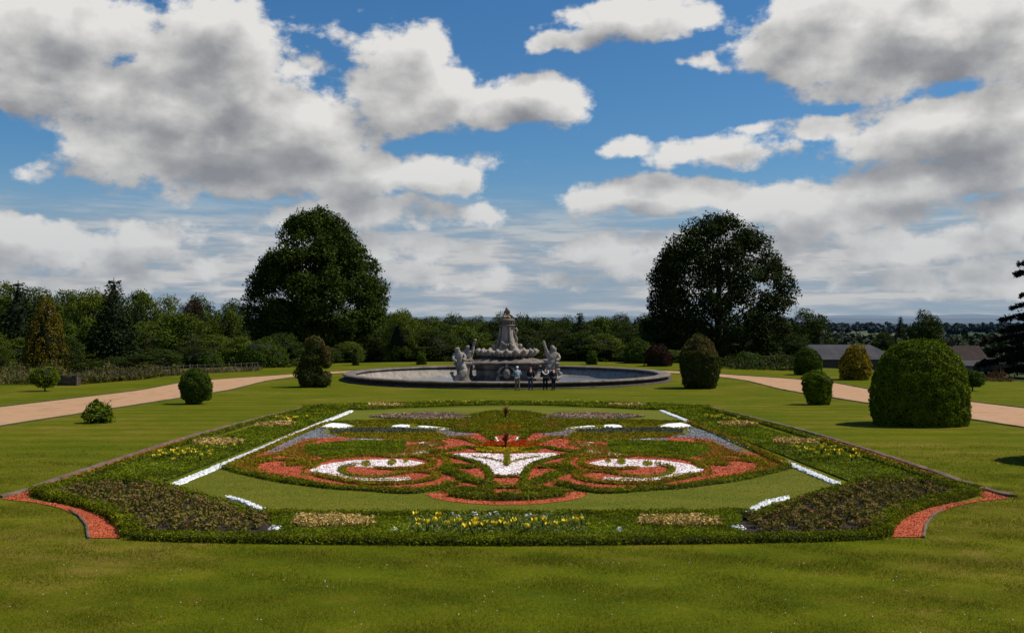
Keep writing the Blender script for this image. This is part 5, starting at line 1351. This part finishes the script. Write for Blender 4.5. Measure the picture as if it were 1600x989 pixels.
# cedar at the right edge, its trunk outside the picture
x, y = 58.8, 104; zb = h(x, y)
root = thing('cedar_tree', 'blackish cedar with tiered drooping branches at the right edge of the view', 'tree', (x, y, zb))
g = Geo(); t = Geo(); tube(t, [(0, 0, -.5), (0, 0, 8), (.2, 0, 16), (.2, 0, 21)], [.75, .55, .3, .06], 12)
for z in np.arange(1.2, 20.5, 1.15):
    Lr = 9.9*(1-(z/22)**1.55)
    nb = 9 if z < 14 else 6
    for i in range(nb):
        th = 2*PI*i/nb+z*1.3+R.normal()*.2; L = Lr*R.uniform(.78, 1.08); c_, s_ = math.cos(th), math.sin(th)
        p = [(c_*L*f, s_*L*f, z+L*(.14*f-.22*f*f)) for f in (0, .35, .7, 1)]
        tube(t, p, [.16, .11, .07, .02], 5)
        n = int(L*130); f = R.uniform(.15, 1.05, n)**.8; wd = (.25+.95*np.sin(np.clip(f, 0, 1)*PI*.92))*(.4+L*.10)
        off = R.normal(size=n)*wd*.55
        P = np.stack([c_*L*f-s_*off, s_*L*f+c_*off, z+L*(.14*f-.22*f*f)+R.normal(size=n)*.13-np.abs(off)*.12], 1)
        leaves(g, P, np.tile([0, 0, 1.], (n, 1)), .36*R.uniform(.5, 1.4, n), .45, .6, 0)
obj('crown', g, M_CED, root); obj('trunk', t, M_BARK, root)

# the scrub bank on the left and rough growth round the terrace
M_SCRUB = leafmat('scrub leaves', [(.075, .085, .014), (.11, .11, .02), (.14, .12, .03), (.06, .08, .012), (.16, .12, .05)], trans=.2, clump=.6, cs=.5)
M_DRY = leafmat('dry bramble stems', [(.13, .10, .055), (.18, .13, .08), (.10, .08, .05), (.09, .09, .03)], trans=.1, clump=.5, cs=.5)
def scrub(name, label, px0, px1, yb, depth, hgt, n, size, mats, mixf=.35):
    g = Geo()
    px = R.uniform(px0, px1, n); base = np.interp(px, yb[0], yb[1])
    t = R.uniform(0, 1, n)
    P2 = Gv(px, base)
    P2[:, 1] += t*depth
    hh = hgt*(.55+.45*wob(np.c_[P2, np.zeros(n)], 2.2, 6))*(.55+.6*t)
    z = hh*R.uniform(0, 1, n)**.6
    P = np.c_[P2, zof(P2)+z]
    sel = R.uniform(0, 1, n) < mixf*(1.4-t)
    leaves(g, P[~sel], np.tile([0, -.4, .8], ((~sel).sum(), 1)), size*R.uniform(.6, 1.4, (~sel).sum()), .5, 1.1, 0)
    blades(g, P[sel], np.c_[R.normal(size=(sel.sum(), 2))*.5, np.ones(sel.sum())], R.uniform(.3, .7, sel.sum()), .06, 1)
    return tag(obj(name, g, mats), label, 'scrub', kind='stuff')
scrub('scrub', 'rough scrub and brambles on the bank at the left edge of the lawn', -60, 245, ([-60, 0, 130, 225, 245], [602, 601, 600.5, 593, 590]), 7, 1.5, 14000, .26, [M_SCRUB, M_DRY], .16)
scrub('scrub', 'low dry grass and weeds along the picket fence', 225, 400, ([225, 320, 400], [590, 584, 580.5]), 4, .35, 3000, .16, [M_SCRUB, M_DRY], .4)
scrub('undergrowth', 'dark undergrowth at the foot of the wood behind the basin', 420, 1130, ([420, 560, 800, 1000, 1130], [575, 572, 571, 572, 575]), 6, 1.5, 9000, .32, [M_WD, M_DRY], .06)
scrub('undergrowth', 'dark undergrowth below the right oak beyond the lawn', 1130, 1260, ([1130, 1260], [577, 580]), 6, 1.3, 2500, .3, [M_WD, M_DRY], .08)
scrub('red_plants', 'reddish brown weeds beyond the lawn near the small tree, right side', 1534, 1590, ([1534, 1590], [596, 597]), 2.5, .9, 700, .22, [leafmat('reddish weeds', [(.09, .03, .018), (.12, .045, .025), (.07, .05, .015)]), M_DRY], .2)
scrub('scrub', 'low dark scrub between the barn and the right-hand lawn', 1225, 1600, ([1225, 1600], [571, 569]), 12, 1.2, 3000, .4, [M_WD, M_DRY], .1)
# ---------------------------------------------------------------- farm buildings, fence, far country
M_SLATE = plainmat('grey corrugated roof', [(.040, .038, .040), (.056, .052, .054), (.072, .066, .066)], scale=.6, bump=.3, bscale=3)  # farm roof and wall colours darkened to hold the cloud shadow
M_TILE = plainmat('brown tiled roof', [(.026, .016, .013), (.038, .023, .018), (.052, .032, .025)], scale=.8, bump=.5, bscale=6)
M_WALLD = plainmat('dark timber wall', [(.03, .025, .02), (.05, .042, .035)], scale=1.5)
M_WALLW = plainmat('shade darkened white wall', [(.09, .09, .09), (.14, .138, .135)], scale=1.2)
M_BRICKW = plainmat('old brick wall', [(.055, .036, .028), (.085, .055, .042)], scale=2)
M_GLASS = plainmat('dark window', [(.012, .014, .016), (.02, .022, .025)], rough=.2, bump=0, spec=.5)
M_WHITEH = plainmat('white render', [(.42, .42, .41), (.5, .5, .49)])
M_WOODP = plainmat('bleached fence wood', [(.13, .11, .085), (.20, .17, .13)], scale=4)
def building(name, label, px, Yd, lx, ly, eave, ridge, wall_m, roof_m, rz=0., doors=(), windows=(), hip=0.0, chim=False, sink=.3):
    x = (px-VX)/F*Yd; zb = min(h(x-lx/2, Yd), h(x+lx/2, Yd), h(x, Yd-ly/2))-sink
    root = thing(name, label, 'building', (x, Yd, zb), rz)
    g = Geo(); V = [(-lx/2, -ly/2, 0), (lx/2, -ly/2, 0), (lx/2, ly/2, 0), (-lx/2, ly/2, 0), (-lx/2, -ly/2, eave), (lx/2, -ly/2, eave), (lx/2, ly/2, eave), (-lx/2, ly/2, eave)]
    if hip == 0: V += [(-lx/2, 0, ridge-.12), (lx/2, 0, ridge-.12)]; F_ = [(0, 1, 5, 4), (1, 2, 6, 9, 5), (2, 3, 7, 6), (3, 0, 4, 8, 7)]
    else: F_ = [(0, 1, 5, 4), (1, 2, 6, 5), (2, 3, 7, 6), (3, 0, 4, 7)]
    g.add(V, F_); obj('wall', g, wall_m, root)
    o = .35; g = Geo(); e0 = eave-.1
    top = [(-lx/2-o, -ly/2-o, e0), (lx/2+o, -ly/2-o, e0), (lx/2+o, ly/2+o, e0), (-lx/2-o, ly/2+o, e0), (-lx/2-o+hip, 0, ridge), (lx/2+o-hip, 0, ridge)]
    low = [(a, b, c-.14) for a, b, c in top]
    g.add(top+low, [(0, 1, 5, 4), (2, 3, 4, 5), (3, 0, 4), (1, 2, 5), (7, 6, 10, 11), (9, 8, 11, 10), (0, 6, 7, 1), (2, 8, 9, 3), (6, 0, 3, 9), (1, 7, 8, 2)] if hip else
          [(0, 1, 5, 4), (2, 3, 4, 5), (7, 6, 10, 11), (9, 8, 11, 10), (0, 6, 7, 1), (2, 8, 9, 3), (0, 4, 10, 6), (4, 3, 9, 10), (1, 7, 11, 5), (5, 11, 8, 2)])
    rf = obj('roof', g, roof_m, root)
    if chim:
        g = Geo(); box(g, -.4, .4, -.3, .3, ridge-.6, ridge+1.1); obj('chimney', g, M_BRICKW, rf)
    for dx, w_, h_ in doors:
        g = Geo(); box(g, dx-w_/2, dx+w_/2, -ly/2-.04, -ly/2+.02, .02, h_); obj('door', g, M_WALLD if wall_m is not M_WALLD else M_GLASS, root)
    for dx, z_, w_, h_ in windows:
        g = Geo(); box(g, dx-w_/2-.1, dx+w_/2+.1, -ly/2-.05, -ly/2+.02, z_-.1, z_+h_+.1); f_ = obj('window', g, M_WALLW, root)
        g = Geo(); box(g, dx-w_/2, dx+w_/2, -ly/2-.07, -ly/2-.048, z_, z_+h_); obj('pane', g, M_GLASS, f_)
building('barn', 'long low barn with grey hipped roof behind the barrel-shaped bush', 1312, 222, 21.5, 12, 3.0, 5.9, M_WALLD, M_SLATE, 0, doors=((-4, 3, 2.6), (5, 3, 2.6)), hip=4.5)
building('farmhouse', 'brown-roofed farm building standing behind the huge clipped dome', 1487, 240, 13, 8, 3.3, 6.3, M_BRICKW, M_TILE, .05, doors=((0, 1.2, 2.1),), windows=((-4, 1, 1.2, 1.2), (4, 1, 1.2, 1.2)), chim=True)
building('outbuilding', 'low greyish-white farm shed to the right of the brown-roofed building', 1535, 215, 11, 5, 1.9, 2.9, M_WALLW, M_SLATE, -.04, doors=((-2, 1.4, 1.7),), windows=((2, .8, 1, .8),))
building('brick_shed', 'squat brick building half hidden under the cedar branches', 1572, 212, 8, 5, 2.4, 3.4, M_BRICKW, M_TILE, .1, doors=((1, 1.2, 2),), windows=((-2, .9, .9, .9),))
building('white_house', 'tiny white house far off among dark trees, left one of two', 1524, 620, 8, 7, 4.5, 7.4, M_WHITEH, M_SLATE, .5, windows=((-2, 1, 1, 1.2), (2, 1, 1, 1.2), (-2, 3, 1, 1.1), (2, 3, 1, 1.1)), sink=-5)
building('white_house', 'smaller white house far off among dark trees, right one of two', 1541, 640, 6, 6, 3.6, 5.8, M_WHITEH, M_TILE, -.3, windows=((-1.5, 1, .9, 1.2), (1.5, 1, .9, 1.2)), sink=-5)

# picket fence by the wood and a weathered wooden bin
pts = smooth_line([G(228, 590), G(268, 584.5), G(310, 582), G(350, 581), G(400, 578)], .8)
root = thing('picket_fence', 'low weathered picket and wire fence at the foot of the left wood', 'fence', (pts[0][0], pts[0][1], h(*pts[0])))
o0 = np.array([pts[0][0], pts[0][1], h(*pts[0])])
me = None
for i, q in enumerate(pts[:60]):
    g = Geo(); q3 = np.array([q[0], q[1]+.8, h(q[0], q[1]+.8)])-o0; box(g, q3[0]-.045, q3[0]+.045, q3[1]-.045, q3[1]+.045, q3[2]-.15, q3[2]+.85+.1*R.normal()*.5, 0, .012); obj('post', g, M_WOODP, root)
for zz in (.3, .7):
    g = Geo(); tube(g, [tuple(np.array([q[0], q[1]+.8, h(q[0], q[1]+.8)+zz])-o0) for q in pts[:60]], [.012]*len(pts[:60]), 5); obj('wire', g, M_WOODP, root)
x, y = G(107, 602)
root = thing('wooden_bin', 'weathered dark brown wooden bin at the edge of the scrub near the round-headed tree', 'bin', (x, y+.3, h(x, y)))
g = Geo()
for k in range(5): box(g, -.75, .75, -.4, -.36, .04+.13*k, .15+.13*k)
for sx_ in (-1, 1):
    for k in range(5): box(g, sx_*.75-.02, sx_*.75+.02, -.355, .4, .04+.13*k, .15+.13*k)
obj('slats', g, plainmat('old brown boards', [(.05, .03, .02), (.09, .06, .04)], scale=3), root)
for a in (-.78, .78):
    g = Geo(); box(g, a-.05, a+.05, -.47, -.41, 0, .74); obj('post', g, M_WOODP, root)
g = Geo(); box(g, -.84, .84, -.48, .46, .745, .80); obj('lid', g, M_WALLD, root)

# far country: hedgerow trees and woods, then hills, haze mixed into their colours
def hazed(name, base, f, hz=(.075, .105, .14)):  # leaf colours shifted towards haze blue by f
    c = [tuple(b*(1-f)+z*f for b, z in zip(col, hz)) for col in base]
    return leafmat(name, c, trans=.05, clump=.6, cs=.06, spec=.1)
FB = [(.016, .024, .006), (.024, .034, .008), (.034, .044, .011), (.011, .017, .005)]
def forest(label, y0, y1, n, hz_f, size, seed, xr=.75, hh=(6, 12), lim=None):
    r = np.random.default_rng(seed); g = Geo()
    yy = y0*np.exp(r.uniform(0, 1, n)*math.log(y1/y0)); xx = r.uniform(-xr, xr, n)*yy
    for x_, y_ in zip(xx, yy):
        if lim and not lim(x_, y_): continue
        if math.sin(x_/(y0*.13)+2)+math.sin(y_/(y0*.11)) < -.55: continue
        ht = r.uniform(*hh); w_ = ht*r.uniform(.36, .6); zb = h(x_, y_)
        m_ = 60; d = rdir(m_); P = np.array([x_, y_, zb+ht*.52])+d*np.array([w_, w_, ht*.5])*R.uniform(.75, 1.05, (m_, 1))
        leaves(g, P, d+[0, 0, .4], size*R.uniform(.7, 1.3, m_), .8, .6)
    return tag(obj('woodland', g, hazed('haze tinted woodland leaves', FB, hz_f)), label, 'woodland', kind='stuff')
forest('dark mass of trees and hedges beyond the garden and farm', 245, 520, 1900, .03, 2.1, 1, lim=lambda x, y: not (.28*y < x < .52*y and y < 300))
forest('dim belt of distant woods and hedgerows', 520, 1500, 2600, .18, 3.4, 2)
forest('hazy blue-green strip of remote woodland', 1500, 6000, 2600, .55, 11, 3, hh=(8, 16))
def hills(label, Yd, hgt, seed, col, x0, x1):
    xs = np.linspace(x0*Yd, x1*Yd, 160); r = wob(np.c_[xs, np.zeros(160), np.zeros(160)], Yd*.16, seed, 4)
    V = []
    for x_, q in zip(xs, r):
        top = hgt*(.62+.38*q); V += [(x_, Yd-900, -30), (x_, Yd, top*.75), (x_, Yd+600, top), (x_, Yd+2500, -60)]
    idx = np.arange(640).reshape(160, 4); g = Geo(); g.add(V, np.stack([idx[:-1, :-1], idx[1:, :-1], idx[1:, 1:], idx[:-1, 1:]], -1).reshape(-1, 4), 0, True)
    o = struct(obj('hills', g, plainmat('haze tinted hill', [tuple(c*.9 for c in col), col], scale=.0012, bump=0, obj_space=False))); o['label'] = label  # blue of the aerial haze painted as the hill's base colour
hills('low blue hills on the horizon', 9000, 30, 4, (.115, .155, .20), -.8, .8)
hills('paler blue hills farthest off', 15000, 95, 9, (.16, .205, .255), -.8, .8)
